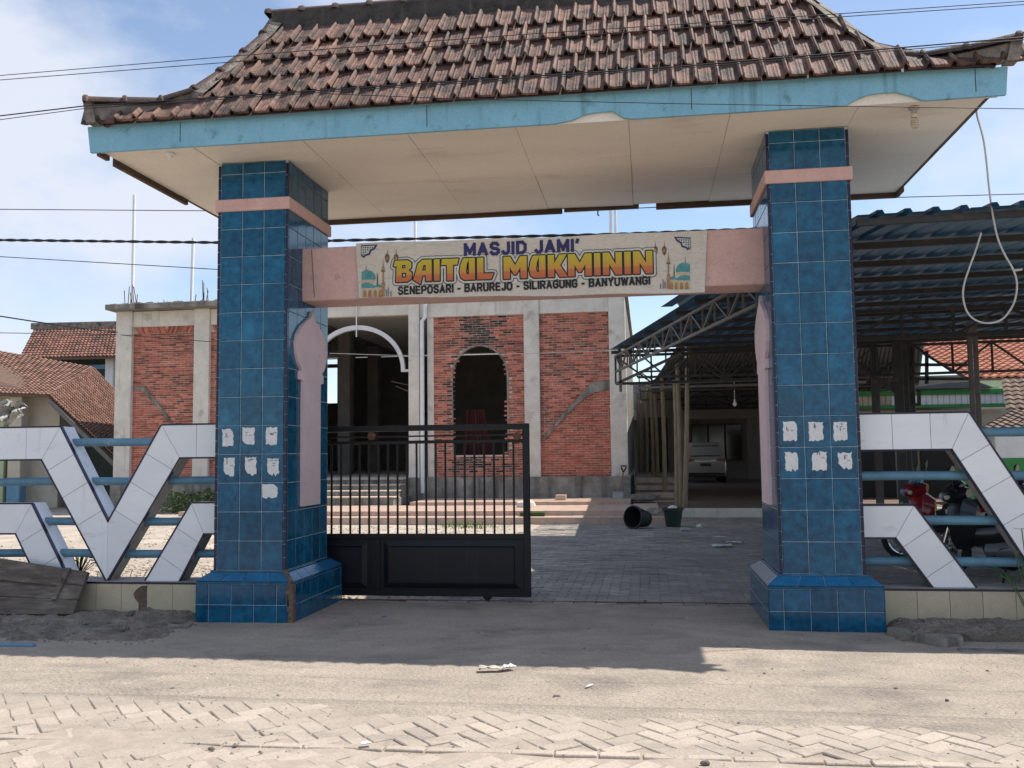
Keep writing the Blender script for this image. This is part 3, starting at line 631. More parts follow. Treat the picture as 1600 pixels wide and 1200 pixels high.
# ridge
q = MB(); zr = hL[-1].z
q.box((RXL+.02,RY-.16,plz(.28)), (RXR-.02,RY+.16,zr-.03)); obj('ridge_wall', q, dmort_m, roof)
x = RXL-.05
while x < RXR:
    q = MB(); segs = 9; vs = []; fs = []
    for (xx, rad) in ((0,.072),(.03,.076),(.06,.06),(.34,.056)):
        for s in range(segs): an = math.pi*s/(segs-1); vs.append((x+xx, RY+.10*-1+math.cos(an)*rad, zr-.03+math.sin(an)*rad))
    for k in range(3):
        for s in range(segs-1): fs.append((k*segs+s, k*segs+s+1, (k+1)*segs+s+1, (k+1)*segs+s))
    fs.append(tuple(range(segs))); q.add(vs, fs); obj('ridge_cap', q, rcap_m, roof, True); x += .33
# lamps under the soffit
def cfl(px, py, label, broken):
    p = AZ(px, py, H); tt = thing('light_bulb', p, label, 'light bulb'); q = MB()
    q.lathe([(0,.0),(.04,0),(.04,-.012),(.024,-.018),(.022,-.045),(0,-.045)], p, 14); obj('lamp_holder', q, pvc_m if broken else bandside_m, tt, True)
    if not broken:
        q = MB(); q.lathe([(0,-.045),(.022,-.048),(.027,-.068),(.020,-.082),(0,-.082)], p, 14); obj('ballast', q, lamp_m, tt, True)
        q = MB(); path = [p+Vector((.024*math.cos(a*.5), .024*math.sin(a*.5), -.086-.080*a/56)) for a in range(57)]; q.tube(path, .0068, 7); obj('spiral_tube', q, lamp_m, tt, True)
cfl(1428, 168, 'spiral energy saving bulb hanging under the eave beside the loose white wire', False)
cfl(266, 240, 'empty lamp holder on the cream soffit without any bulb', True)
mb = MB(); p = AZ(934, 327, H); mb.tube([p, p+Vector((0,0,-.06)), p+Vector((.01,-.02,-.075))], .008, 6); tag(obj('ceiling_hook', mb, rebar_m), 'small rusty hook under the rear edge of the soffit', 'hook')

# ================================================================== BANNER
ban = thing('banner', (2.72,.33,2.8), 'cream vinyl banner printed MASJID JAMI BAITUL MUKMININ, hung on the pink beam', 'banner')
c = [AY(556,381,.33), AY(1105,360.5,.33), AY(1101,457.5,.33), AY(561,466,.33)]
q = MB(); NX = 40; vs = []; fs = []
def bsag(f): return .004*math.sin(f*19)+.004*math.sin(f*7+1)
for j in (0,.5,1):
    for i in range(NX+1):
        f = i/NX; p = c[3].lerp(c[2], f).lerp(c[0].lerp(c[1], f), j); vs.append((p.x, .330+(.0015*math.sin(f*31+j*2)), p.z+(bsag(f) if j != .5 else 0)))
for j in range(2):
    for i in range(NX): a = j*(NX+1)+i; fs.append((a, a+1, a+NX+2, a+NX+1))
n0 = len(vs); vs2 = [(x, y+.004, z) for x, y, z in vs]; fs2 = [tuple(n0+k for k in f[::-1]) for f in fs]
rim = list(range(NX+1))+[NX+NX+1, 3*(NX+1)-1]+list(range(3*(NX+1)-2, 2*(NX+1)-1, -1))+[NX+1]
fr = [(rim[k], n0+rim[k], n0+rim[(k+1) % len(rim)], rim[(k+1) % len(rim)]) for k in range(len(rim))]
q.add(vs+vs2, fs+fs2+fr); cloth = obj('banner_cloth', q, vinyl_m, ban, True)
YB = .325
STROKES = {'A': ([[(0,0),(.31,1),(.62,0)],[(.12,.30),(.5,.30)]], .62), 'B': ([[(.45,.53),(.56,.65),(.56,.88),(.45,1),(0,1),(0,0),(.48,0),(.6,.14),(.6,.4),(.45,.53),(0,.53)]], .6),
 'D': ([[(0,0),(0,1),(.38,1),(.6,.75),(.6,.25),(.38,0),(0,0)]], .6), 'E': ([[(.52,1),(0,1),(0,0),(.54,0)],[(0,.52),(.46,.52)]], .54),
 'G': ([[(.6,.8),(.45,1),(.18,1),(0,.78),(0,.22),(.18,0),(.45,0),(.6,.15),(.6,.48),(.36,.48)]], .6), 'I': ([[(0,0),(0,1)]], 0), 'J': ([[(.44,1),(.44,.2),(.32,0),(.12,0),(0,.18)]], .44),
 'L': ([[(0,1),(0,0),(.5,0)]], .5), 'M': ([[(0,0),(0,1),(.36,.2),(.72,1),(.72,0)]], .72), 'N': ([[(0,0),(0,1),(.58,0),(.58,1)]], .58),
 'O': ([[(.18,0),(0,.24),(0,.76),(.18,1),(.46,1),(.64,.76),(.64,.24),(.46,0),(.18,0)]], .64), 'P': ([[(0,0),(0,1),(.44,1),(.58,.86),(.58,.58),(.44,.45),(0,.45)]], .58),
 'R': ([[(0,0),(0,1),(.44,1),(.58,.86),(.58,.60),(.44,.47),(0,.47)],[(.32,.47),(.6,0)]], .6), 'S': ([[(.56,.82),(.42,1),(.16,1),(.02,.84),(.02,.66),(.16,.53),(.44,.47),(.58,.34),(.58,.16),(.42,0),(.14,0),(0,.18)]], .58),
 'U': ([[(0,1),(0,.2),(.16,0),(.44,0),(.6,.2),(.6,1)]], .6), 'W': ([[(0,1),(.2,0),(.42,.8),(.64,0),(.84,1)]], .84), 'Y': ([[(0,1),(.3,.5),(.6,1)],[(.3,.5),(.3,0)]], .6), '-': ([[(0,.42),(.26,.42)]], .26), '\u2019': ([[(.05,1),(0,.78)]], .05), ' ': ([], .12)}
def capsule(q, a, b, r, y, n=5):
    d = b-a; an = math.atan2(d.y, d.x); pts = []
    for k in range(n+1): t_ = an-math.pi/2+math.pi*k/n; pts.append((b.x+r*math.cos(t_), y, b.y+r*math.sin(t_)))
    for k in range(n+1): t_ = an+math.pi/2+math.pi*k/n; pts.append((a.x+r*math.cos(t_), y, a.y+r*math.sin(t_)))
    q.add(pts, [tuple(range(len(pts)))])
def text_line(s, x0, x1, z0, z1, slope_, mat, bold, name):
    gap = .36; tot = sum(STROKES[c_][1] for c_ in s)+gap*(len(s)-1)+.22; k = (x1-x0)/tot; h = z1-z0; r = bold*h; q = MB(); x = .11; yy = 0
    for c_ in s:
        for pl_ in STROKES[c_][0]:
            pp = [Vector((x0+(x+u)*k, z0+r+v*(h-2*r)+slope_*(x+u)/tot)) for u, v in pl_]
            for a_, b_ in zip(pp[:-1], pp[1:]):
                d = (b_-a_).normalized(); n_ = Vector((-d.y, d.x))*r; e = d*r*.75; yy += 1.2e-5
                q.add([(p_.x, YB-yy, p_.y) for p_ in (a_-e-n_, b_+e-n_, b_+e+n_, a_-e+n_)], [(0,1,2,3)])
        x += STROKES[c_][1]+gap
        if c_ == ' ' and q.f: obj(name, q, mat, cloth); q = MB()
    return obj(name, q, mat, cloth)
P = lambda x, y: AY(x, y, YB)
a, b = P(725,401), P(905,394); tz = P(725,379.5)
text_line("MASJID JAMI\u2019", a.x, b.x, a.z, tz.z, b.z-a.z, ink_navy, .115, 'lettering')
a, b = P(622,461), P(1016,445); tz = P(622,447.5)
text_line("SENEPOSARI - BARUREJO - SILIRAGUNG - BANYUWANGI", a.x, b.x, a.z, tz.z, b.z-a.z, ink_black, .105, 'lettering')
LET = {'I': ([[(0,0),(.25,0),(.25,1),(0,1)]], .25), 'T': ([[(.22,0),(.48,0),(.48,.72),(.66,.72),(.72,1),(0,1),(-.03,.72),(.22,.72)]], .66),
 'L': ([[(0,0),(.60,0),(.70,.27),(.27,.27),(.27,1),(0,1)]], .66),
 'U': ([[(.20,0),(.66,0),(.66,1),(.40,1),(.40,.25),(.33,.25),(.28,.38),(.32,.72),(.42,1),(.16,1),(.05,.72),(0,.36),(.06,.10)]], .66),
 'M': ([[(0,0),(.26,0),(.26,.52),(.42,.18),(.52,.18),(.69,.52),(.69,0),(.95,0),(.95,1),(.68,1),(.475,.60),(.27,1),(0,1)]], .95),
 'K': ([[(0,0),(.26,0),(.26,.40),(.48,0),(.80,0),(.50,.52),(.76,1),(.46,1),(.26,.62),(.26,1),(0,1)]], .72),
 'N': ([[(0,0),(.25,0),(.25,.50),(.50,0),(.76,0),(.76,1),(.51,1),(.51,.46),(.25,1),(0,1)]], .76),
 'B': ([[(.02,0),(.52,0),(.70,.14),(.72,.42),(.57,.54),(.69,.64),(.70,.88),(.54,1),(-.02,1),(-.08,.74),(.05,.74)], [(.29,.63),(.29,.79),(.44,.79),(.44,.63)], [(.28,.20),(.28,.42),(.46,.42),(.46,.20)]], .74),
 'A': ([[(.25,-.13),(.34,.26),(.48,.28),(.48,0),(.74,0),(.74,1),(.34,1),(.14,.82),(.04,.42),(-.06,.08)], [(.33,.50),(.38,.75),(.48,.75),(.48,.50)]], .74)}
def big_word(wd, pxa, pya, pxb, pyb, hpx):
    a, b = P(pxa,pya), P(pxb,pyb); hgt = P(pxa,pya-hpx).z-a.z; gap = .095
    tot = sum(LET[ch][1] for ch in wd)+gap*(len(wd)-1); k = (b.x-a.x)/tot; sp = []; x = 0.
    for ch in wd:
        for s in LET[ch][0]: sp.append([(a.x+(x+u)*k, a.z+v*hgt+(b.z-a.z)*(x+u)/tot) for u, v in s])
        x += LET[ch][1]+gap
    for off, mt_, y0, nm in ((.034, ink_green, YB+.0018, 'outer_outline'), (.028, ink_white, YB+.0008, 'pale_outline'), (.011, ink_black, YB-.0004, 'black_outline')):
        q = MB(); yy = 0
        for pl_ in sp:
            for k_ in range(len(pl_)): capsule(q, Vector(pl_[k_]), Vector(pl_[(k_+1) % len(pl_)]), off, y0-yy); yy += 6e-6
        obj(nm, q, mt_, cloth)
    cu = bpy.data.curves.new('tmp', 'CURVE'); cu.dimensions = '2D'; cu.fill_mode = 'BOTH'
    for pl_ in sp:
        s_ = cu.splines.new('POLY'); s_.points.add(len(pl_)-1); s_.use_cyclic_u = True
        for k_, (x_, z_) in enumerate(pl_): s_.points[k_].co = (x_, z_, 0, 1)
    ob = bpy.data.objects.new('tmp', cu); sc.collection.objects.link(ob); bpy.context.view_layer.update()
    me = bpy.data.meshes.new_from_object(ob.evaluated_get(bpy.context.evaluated_depsgraph_get())); bpy.data.objects.remove(ob); bpy.data.curves.remove(cu)
    q = MB(); q.add([(v.co.x, YB-.0022, v.co.y) for v in me.vertices], [list(p_.vertices) for p_ in me.polygons]); bpy.data.meshes.remove(me); obj('lettering', q, flame_m, cloth)
big_word('BAITUL', 618, 441, 770, 436, 33.5); big_word('MUKMININ', 787, 436, 1020, 427, 34.5)
# printed mosque picture at both ends, lanterns and corner ornament
def art(px0, flip):
    def poly(nm, pts, mt_, dy=0.): 
        q = MB(); vv = [P(px0+flip*x, y) for x, y in pts]
        sh = 0 if flip > 0 else -12
        vv = [P(px0+flip*x, y+sh) for x, y in pts]
        if flip < 0: vv = vv[::-1]
        q.add([(v.x, YB+.0005-dy, v.z) for v in vv], [tuple(range(len(vv)))]); return obj(nm, q, mt_, cloth)
    arc = lambda cx, cy, rx, ry, a0=0, a1=180, n=14: [(cx+rx*math.cos(math.radians(a0+(a1-a0)*k/n)), cy-ry*math.sin(math.radians(a0+(a1-a0)*k/n))) for k in range(n+1)]
    poly('printed_wall', [(0,464),(0,449),(33,447),(33,463)], ink_cream)
    for k in range(4): poly('printed_arch', [(2+k*8,464)]+arc(5+k*8,457,2.6,4,180,0,6)+[(8+k*8,464)], ink_tan, .001)
    poly('printed_dome', arc(10,436,13,13,-8,188)+[(-1,438)], ink_teal) if False else poly('printed_dome', [(0,437),(0,424)]+[(x, y) for x, y in arc(9,436,13,14,125,0,10)]+[(21,437)], ink_teal)
    poly('printed_drum', [(0,441),(0,437),(20,437),(20,441)], ink_cream)
    poly('printed_dome', [(0,450),(0,443)]+arc(8,449,13,7,120,0,8)+[(20,450)], ink_teal, .0007)
    poly('printed_dome', arc(26,449,6,5,0,180,8), ink_teal, .0007)
    poly('printed_finial', [(6.5,423),(7,411),(7.6,423)], ink_brown)
    poly('printed_spire', [(23.5,446),(24,430),(24.6,424),(25.2,430),(25.7,446)], ink_brown)
    poly('printed_minaret', [(31,463),(31,442),(32.5,440),(32.5,424),(31.2,423),(32,418),(33,414),(33.6,403),(34.2,414),(35.2,418),(36,423),(34.8,424),(34.8,440),(36,442),(36,463)], ink_tan, .0012)
    poly('printed_balcony', [(30.6,424.5),(30.6,422.5),(36.6,422.5),(36.6,424.5)], ink_brown, .0016)
    for cx, cy in ((40,402),(54,402)):
        poly('printed_lantern', [(cx-.5,cy-6),(cx,cy-15),(cx+.5,cy-6),(cx+3.2,cy-3),(cx+3.8,cy),(cx+2.8,cy+5),(cx+.6,cy+9),(cx-.6,cy+9),(cx-2.8,cy+5),(cx-3.8,cy),(cx-3.2,cy-3)], ink_brown)
        poly('printed_glow', [(cx-2,cy+4),(cx-2,cy-1),(cx+2,cy-1),(cx+2,cy+4)], ink_tan, .001)
    poly('printed_ornament', [(-1,383),(25,382),(21,389),(15,392),(13,398),(6,400),(4,403),(-1,400)], ink_navy)
    poly('printed_ornament', [(0,385),(21,384),(18,388),(13,390),(11,395.5),(5,397.5),(3,400),(0,398)], ink_white, .0007)
    for k in range(5):
        for j in range(4):
            if k+j*1.4 < 4.6: poly('printed_ornament', [(1+k*3.6,387+j*3.6),(2.5+k*3.6,385.5+j*3.6),(4+k*3.6,387+j*3.6),(2.5+k*3.6,388.5+j*3.6)], ink_green, .0012)
    for x0, y0, y1 in ((38,452,464),(41,449,464),(45,455,464)): poly('printed_tower', [(x0,y1-1),(x0,y0),(x0+1.6,y0),(x0+1.6,y1-1)], greyp_m)
art(565, 1); art(1078, -1)

# ================================================================== BOUNDARY FENCES
FYF, FT = .2, .2
def quadz(pts, y, mb, th, t=0): mb.prism([(x, y, z) for x, z in pts], (0, th, 0), 0, t)
def band(fence, outer, inner, splits):
    body = MB(); bd = None; parts = []
    for k in range(len(outer)-1): 
        o0, o1, i1, i0 = outer[k], outer[k+1], inner[k+1], inner[k]
        quadz([o0,o1,i1,i0], FYF+.006, body, FT-.006)
    bd = obj('band', body, bandside_m, fence)
    for k in range(len(outer)-1):
        n = splits[k]; O0, O1, I0, I1 = Vector(outer[k]), Vector(outer[k+1]), Vector(inner[k]), Vector(inner[k+1])
        d = (O1-O0).normalized(); s0, s1 = max(O0.dot(d), I0.dot(d)), min(O1.dot(d), I1.dot(d))
        first = k == 0; st = .295; cuts = []
        if k == 0 and abs(d.y) < .1: c_ = s0+st; step_ = st
        else: c_ = s0+max(.02, ((s1-s0) % st)/2); step_ = st
        if k > 0 and abs(d.y) < .1: cuts = []; c_ = s0+.16
        while c_ < s1-.05: cuts.append(c_); c_ += step_
        pt = lambda A, B, s_: A+(B-A)*((s_-A.dot(d))/((B-A).dot(d)))
        ends = [(O0, I0)]+[(pt(O0,O1,c_), pt(I0,I1,c_)) for c_ in cuts]+[(O1, I1)]
        for (oa, ia), (ob_, ib) in zip(ends[:-1], ends[1:]):
            e = d*.0022; q = MB(); quadz([tuple(oa+e), tuple(ob_-e), tuple(ib-e), tuple(ia+e)], FYF-.002, q, .0075); obj('band_tile', q, white_m, bd)
        for (A, B, sg) in ((O0,O1,1),(I0,I1,-1)):
            d = (B-A).normalized(); nrm = Vector((-d.y, d.x)); 
            cen = (O0+O1+I0+I1)/4
            if nrm.dot((A+B)/2-cen) < 0: nrm = -nrm
            q = MB(); quadz([tuple(A-nrm*.003), tuple(B-nrm*.003), tuple(B+nrm*.012), tuple(A+nrm*.012)], FYF-.005, q, .03); obj('edge_trim', q, navy_m, bd)
        if True:   # glazed reveal on the outer side
            d = (O1-O0).normalized(); nrm = Vector((-d.y, d.x)); cen = (O0+O1+I0+I1)/4
            if nrm.dot((O0+O1)/2-cen) < 0: nrm = -nrm
            q = MB(); quadz([tuple(O0+nrm*.001), tuple(O1+nrm*.001), tuple(O1+nrm*.006), tuple(O0+nrm*.006)], FYF+.028, q, FT-.028); obj('side_tile', q, white_m, bd)
ZB = .305
def fence_base(fence, xa, xb, hole=None, first=0.):
    q = MB(); q.box((xa, FYF-.05, -.05), (xb, FYF+.28, ZB-.012)); bs = obj('base_wall', q, brown_m, fence)
    q = MB(); q.cbox((xa,FYF-.054,ZB-.012), (xb,FYF+.285,ZB), .003); obj('base_coping', q, bandside_m, bs)
    q = MB(); q.box((xa,FYF-.060,ZB-.018), (xb,FYF-.053,ZB-.001)); obj('edge_trim', q, navy_m, bs)
    x = xa+first; k = 0
    while x < xb-.01:
        x2 = min(x+.245, xb); zz0, zz1 = -.02, ZB-.02; yy = FYF-.058
        q = MB()
        if hole is not None and x < hole < x2:
            m0 = x2-.11
            quadz([(x+.002,zz0),(m0+.03,zz0),(m0+.03,.115),(m0-.01,.16),(m0-.022,.20),(m0+.01,.24),(m0+.05,.268),(x2-.003,.272),(x2-.002,zz1),(x+.002,zz1)], yy, q, .012)
        else: quadz([(x+.002,zz0),(x2-.002,zz0),(x2-.002,zz1),(x+.002,zz1)], yy, q, .012)
        obj('base_tile', q, cream_m, bs); x = x2
    return bs
def rail(fence, xa, xb, z):
    q = MB(); n = 12; q.tube([(xa+(xb-xa)*k/n, FYF+.10, z+.004*math.sin(k*1.7)) for k in range(n+1)], .038, 12); obj('rail', q, pipe_m, fence, True)
fL = thing('boundary_fence', (-2, .3, 0), 'white tiled chevron fence with blue rails beside the leaning plank', 'fence')
fence_base(fL, -5.6, -.0, hole=-.72, first=.0)
def mirror(xc, pts): return [(2*xc-x, z) for x, z in pts]
zt, z1, z2, z3 = 1.705, 1.41, 1.0, .73
V = -1.125
def chevrons(fence, V, xl, xr, nl, nr, dn=1.):
    # V-shaped big band from xl to xr around the axis V, and the two nested half bands
    s = V-xl; r = xr-V
    if nl:
        band(fence, [(xl,zt),(V-.495,zt),(V,.83)], [(xl,z1),(V-.675,z1),(V,ZB)], [nl,3])
        band(fence, [(xl,z2),(V-.765,z2),(V-.375,ZB)], [(xl,z3),(V-.915,z3),(V-.675,ZB)], [max(1,nl-1),2])
    if nr:
        band(fence, [(V,.83),(V+.505,zt),(xr,zt)], [(V,ZB),(V+.685,z1),(xr,z1)], [3,nr])
        band(fence, [(V+.375,ZB),(V+.805,z2),(xr,z2)], [(V+.695,ZB),(V+.925,z3),(xr,z3)], [2,max(1,nr-1)])
chevrons(fL, V, -2.55, .0, 3, 2); chevrons(fL, -3.97, -5.6, -2.552, 3, 3)
for z in (1.56,1.20,.83,.54): rail(fL, -5.55, .02, z)
fR = thing('boundary_fence', (7, .3, 0), 'white tiled chevron fence with blue rails in front of the parked motorcycles', 'fence')
fence_base(fR, 2*W+G, 11, first=.17)
zt, z1, z2, z3 = 1.695, 1.405, .955, .70
def chevR(V, xl, nl): 
    band(fR, [(xl,zt),(V-.50,zt),(V,.83)], [(xl,z1),(V-.64,z1),(V,ZB)], [nl,3])
    band(fR, [(xl,z2),(V-.95,z2),(V-.51,ZB)], [(xl,z3),(V-1.10,z3),(V-.83,ZB)], [2,3])
chevR(6.81, 2*W+G, 3)
band(fR, [(6.81,.83),(7.31,zt),(8.3,zt)], [(6.81,ZB),(7.45,z1),(8.3,z1)], [3,3]); band(fR, [(7.32,ZB),(7.76,z2),(8.3,z2)], [(7.64,ZB),(7.91,z3),(8.3,z3)], [3,2])
for z in (1.54,1.19,.83,.50): rail(fR, 2*W+G-.02, 10.5, z)

# ================================================================== SLIDING IRON GATE
GY = 1.24
ig = thing('sliding_gate', (1.4, GY, 0), 'black iron sliding gate with upright bars and sheet panels, half open', 'gate')
gx = lambda px, py=750: AY(px, py, GY).x
gz = lambda py, px=670: AY(px, py, GY).z
x0, x1 = .18, gx(828, 800); zb, zt_ = gz(931), gz(664)
q = MB(); q.cbox((x0,GY-.03,gz(673)), (x1,GY+.03,zt_), .004); obj('top_rail', q, iron_m, ig)
q = MB(); q.cbox((x1-.062,GY-.032,zb), (x1+.002,GY+.032,zt_-.002), .004); obj('end_post', q, iron_m, ig)
q = MB(); q.cbox((x0,GY-.012,gz(682.5)), (x1-.05,GY+.012,gz(680)), .002); obj('thin_rail', q, iron_m, ig)
q = MB(); q.cbox((x0,GY-.02,gz(693)), (x1-.05,GY+.02,gz(688)), .003); obj('bar_rail', q, iron_m, ig)
q = MB(); q.cbox((x0,GY-.025,gz(842)), (x1-.05,GY+.025,gz(834)), .004); obj('middle_rail', q, iron_m, ig)
q = MB(); q.cbox((x0,GY-.028,zb), (x1-.05,GY+.028,gz(921)), .004); obj('bottom_rail', q, iron_m, ig)
x = x1-.062-.092; bb = MB(); bb.cbox((-.009,-.009,0), (.009,.009,gz(690)-gz(838)), .002); BAR = mesh('bar', bb, iron_m)
while x > x0: piece('bar', BAR, (x, GY, gz(838)), ig); x -= .0965
xm = gx(587)
for (a, b) in ((x0,xm-.05),(xm+.05,x1-.064)):
    q = MB(); zl, zh = gz(921)+.0, gz(842); q.box((a,GY-.006,zl), (b,GY+.006,zh)); pn = obj('sheet_panel', q, panel_m, ig)
    q = MB(); e = .035; i2 = .085      # raised, mitred moulding
    O = [(a+e,zl+e*.4),(b-e,zl+e*.4),(b-e,zh-e*.6),(a+e,zh-e*.6)]; I = [(a+i2,zl+i2*.75),(b-i2,zl+i2*.75),(b-i2,zh-i2*.8),(a+i2,zh-i2*.8)]
    for k in range(4):
        o0, o1, i0, i1 = O[k], O[(k+1) % 4], I[k], I[(k+1) % 4]
        q.quad((o0[0],GY-.007,o0[1]), (o1[0],GY-.007,o1[1]), (i1[0],GY-.024,i1[1]), (i0[0],GY-.024,i0[1]))
    q.add([(x_,GY-.024,z_) for x_, z_ in I]+[(I[0][0]+.012,GY-.014,I[0][1]+.012),(I[1][0]-.012,GY-.014,I[1][1]+.012),(I[2][0]-.012,GY-.014,I[2][1]-.012),(I[3][0]+.012,GY-.014,I[3][1]-.012)],
          [(0,1,5,4),(1,2,6,5),(2,3,7,6),(3,0,4,7),(4,5,6,7)]); obj('moulding', q, panel_m, pn)
q = MB(); q.cbox((xm-.05,GY-.02,gz(921)), (xm+.05,GY+.02,gz(842)), .003); obj('mullion', q, iron_m, ig)
for px in (581, 808):
    p = AY(px, 681.5, GY-.02); q = MB(); q.lathe([(0,.026),(.012,.026),(.014,.02),(.026,.02),(.030,.026),(.038,.024),(.040,0),(0,0)], p, 20, (0,-1,0)); obj('rosette', q, terra_m, ig, True)
p = AY(762, 940, GY); q = MB(); q.lathe([(.0,-.02),(.035,-.02),(.042,-.012),(.036,0),(.042,.012),(.035,.02),(0,.02)], (p.x,GY,.045), 16, (0,1,0)); obj('wheel', q, iron_m, ig, True)
q = MB(); q.box((p.x-.03,GY-.03,.03), (p.x+.03,GY-.023,zb)); q.box((p.x-.03,GY+.023,.03), (p.x+.03,GY+.03,zb)); obj('wheel_bracket', q, iron_m, ig)
mb = MB(); mb.cbox((-2,GY-.02,-.01), (4.7,GY+.02,.004), .003); tag(obj('gate_track', mb, rebar_m), 'rusty steel track in the ground under the sliding gate', 'track')

# ================================================================== UNFINISHED MOSQUE
MY = 16.0
mq = thing('unfinished_building', (-3.5, MY+5, 0), 'unfinished red brick hall with bare concrete columns and arched openings', 'building')
mx_ = lambda px, py=600: AY(px, py, MY).x
mz = lambda py, px=800: AY(px, py, MY).z
ZF = .845; ZTOP = 5.44
cols = [(183,208,0),(305,329,0),(398,424,0),(640,657,0),(820,844,0),(953,979,0)]
CX = [(mx_(a), mx_(b)) for a, b, _ in cols]
for (a, b) in CX:
    q = MB(); q.cbox((a,MY-.12,ZF-.02), (b,MY+.25,ZTOP+.05), .012); obj('column', q, conc_m, mq)
for k, (a, b) in enumerate(((208,305),(329,398),(657,820),(844,953))):
    q = MB(); q.cbox((mx_(a),MY-.06,mz(492)), (mx_(b),MY+.2,ZTOP+.04), .01); obj('ring_beam', q, conc_m, mq)
q = MB(); q.cbox((CX[2][1],MY-.03,mz(488,580)-.1), (CX[3][0],MY+.25,ZTOP+.04), .01); obj('ring_beam', q, conc_m, mq)
q = MB(); q.cbox((mx_(668),MY-.02,ZF), (mx_(678),MY+.2,ZTOP), .01); obj('column', q, conc_m, mq)
# brick panels: real bricks, joined per panel
CH, BL = .060, .235
ax0, ax1 = mx_(708), mx_(792); acx = (ax0+ax1)/2; ar = (ax1-ax0)/2; asp = mz(541,750)-ar*1.12; asill = mz(711,750)
def in_arch(x, z, g=0.):
    if not (ax0-g < x < ax1+g) or z < asill-g*.2: return False
    return z < asp or ((x-acx)/(ar+g))**2+((z-asp)/(ar*1.12+g))**2 < 1
def brick_panel(xa, xb, za, zb_, arch=False, diag=None):
    q = MB(); qs = MB(); qn = MB(); row = 0; z = za
    while z < zb_-.22:
        x = xa-(BL/2 if row % 2 else 0)
        while x < xb:
            L = BL*U(.94,1.03); p0, p1 = max(x, xa+.004), min(x+L-.014, xb-.004); cx_, cz_ = (p0+p1)/2, z+CH/2
            if p1-p0 > .03 and not (arch and in_arch(cx_, cz_, .025)):
                y = MY-U(-.004,.009); zz = z+U(-.002,.002); tgt = q
                if arch:
                    pr = math.exp(-((cx_-acx+.02)/.45)**2-((cz_-(asp+1.05*ar+.38))/.42)**2)*1.25 + .9*math.exp(-((cx_-(ax0-.05))/.14)**2-((cz_-(asp-.55))/.75)**2) + .75*math.exp(-((cx_-acx+.1)/.55)**2-((cz_-(asill-.22))/.2)**2)
                    if random.random() < pr: tgt = qs
                if diag and cz_ < diag[0]+diag[1]*(cx_-xa): tgt = qn; zz += .002
                tgt.add([(p0,y,zz),(p1,y+U(-.003,.003),zz),(p1,y,zz+CH-.0135),(p0,y,zz+CH-.0135),(p0,MY+.05,zz),(p1,MY+.05,zz),(p1,MY+.05,zz+CH-.0135),(p0,MY+.05,zz+CH-.0135)],
                        [(0,1,2,3),(1,5,6,2),(5,4,7,6),(4,0,3,7),(3,2,6,7),(4,5,1,0)], 0, U(.01,1))
            x += L
        z += CH; row += 1
    # top row laid on edge, leaning
    x = xa+.02; mid = (xa+xb)/2
    while x < xb-.06:
        d = .09 if x < mid else -.09; y = MY-U(0,.012)
        if x+.045+abs(d) < xb+.08:
            lo, hi = (x+max(0,d), x-min(0,d)) if True else 0
            q.add([(x+(d if d > 0 else 0),y,z),(x+.045+(d if d > 0 else 0),y,z),(x+.045+(-d if d < 0 else 0),y,zb_-.006),(x+(-d if d < 0 else 0),y,zb_-.006)]+[(x+(d if d > 0 else 0),MY+.05,z),(x+.045+(d if d > 0 else 0),MY+.05,z),(x+.045+(-d if d < 0 else 0),MY+.05,zb_-.006),(x+(-d if d < 0 else 0),MY+.05,zb_-.006)],
                  [(0,1,2,3),(1,5,6,2),(4,0,3,7),(3,2,6,7)], 0, U(.01,1))
        x += .06
    # mortar backing
    qb = MB()
    if not arch: qb.box((xa,MY+.006,za-.02), (xb,MY+.12,zb_))
    else:
        n = 20; arc_ = [(acx+ar*math.cos(math.pi*k/n), asp+ar*1.12*math.sin(math.pi*k/n)) for k in range(n+1)]
        qb.prism([(x_,MY+.006,z_) for x_, z_ in [(xa,za-.02),(acx,za-.02),(acx,asill),(ax0,asill)]+arc_[::-1][:n//2+1]+[(acx,zb_),(xa,zb_)]], (0,.12,0))
        qb.prism([(x_,MY+.006,z_) for x_, z_ in [(acx,za-.02),(xb,za-.02),(xb,zb_),(acx,zb_)]+arc_[:n//2+1][::-1]+[(ax1,asill),(acx,asill)]], (0,.12,0))
    w_ = obj('brick_wall', qb, bmort_m, mq)
    if arch:
        qr = MB(); ro = [(acx+(ar+.035+U(0,.02))*math.cos(math.pi*k/n), asp+(ar*1.12+.035+U(0,.02))*math.sin(math.pi*k/n)) for k in range(n+1)]
        inn = [(ax1,asill)]+arc_+[(ax0,asill)]; outr = [(ax1+.03,asill)]+ro+[(ax0-.03,asill)]
        for (i0, i1, o0, o1) in zip(inn[:-1], inn[1:], outr[:-1], outr[1:]): qr.prism([(i0[0],MY-.012,i0[1]),(i1[0],MY-.012,i1[1]),(o1[0],MY-.012,o1[1]),(o0[0],MY-.012,o0[1])], (0,.14,0))
        obj('arch_reveal', qr, dconc_m, w_)
    stuff(obj('bricks', q, brick_m, w_))
    if qs.f: stuff(obj('sooty_bricks', qs, soot_m, w_))
    if qn.f: stuff(obj('newer_bricks', qn, brickn_m, w_))
    return w_
zb0 = mz(745); ztp = mz(492)
brick_panel(mx_(208), mx_(305), zb0, ztp+.02, diag=(3.0,-.95)); brick_panel(mx_(329), mx_(398), zb0, ztp)
wA = brick_panel(mx_(678), mx_(820), zb0, mz(482,750), arch=True)
wB = brick_panel(mx_(844), mx_(953), zb0, mz(478,900), diag=(1.62,1.02))
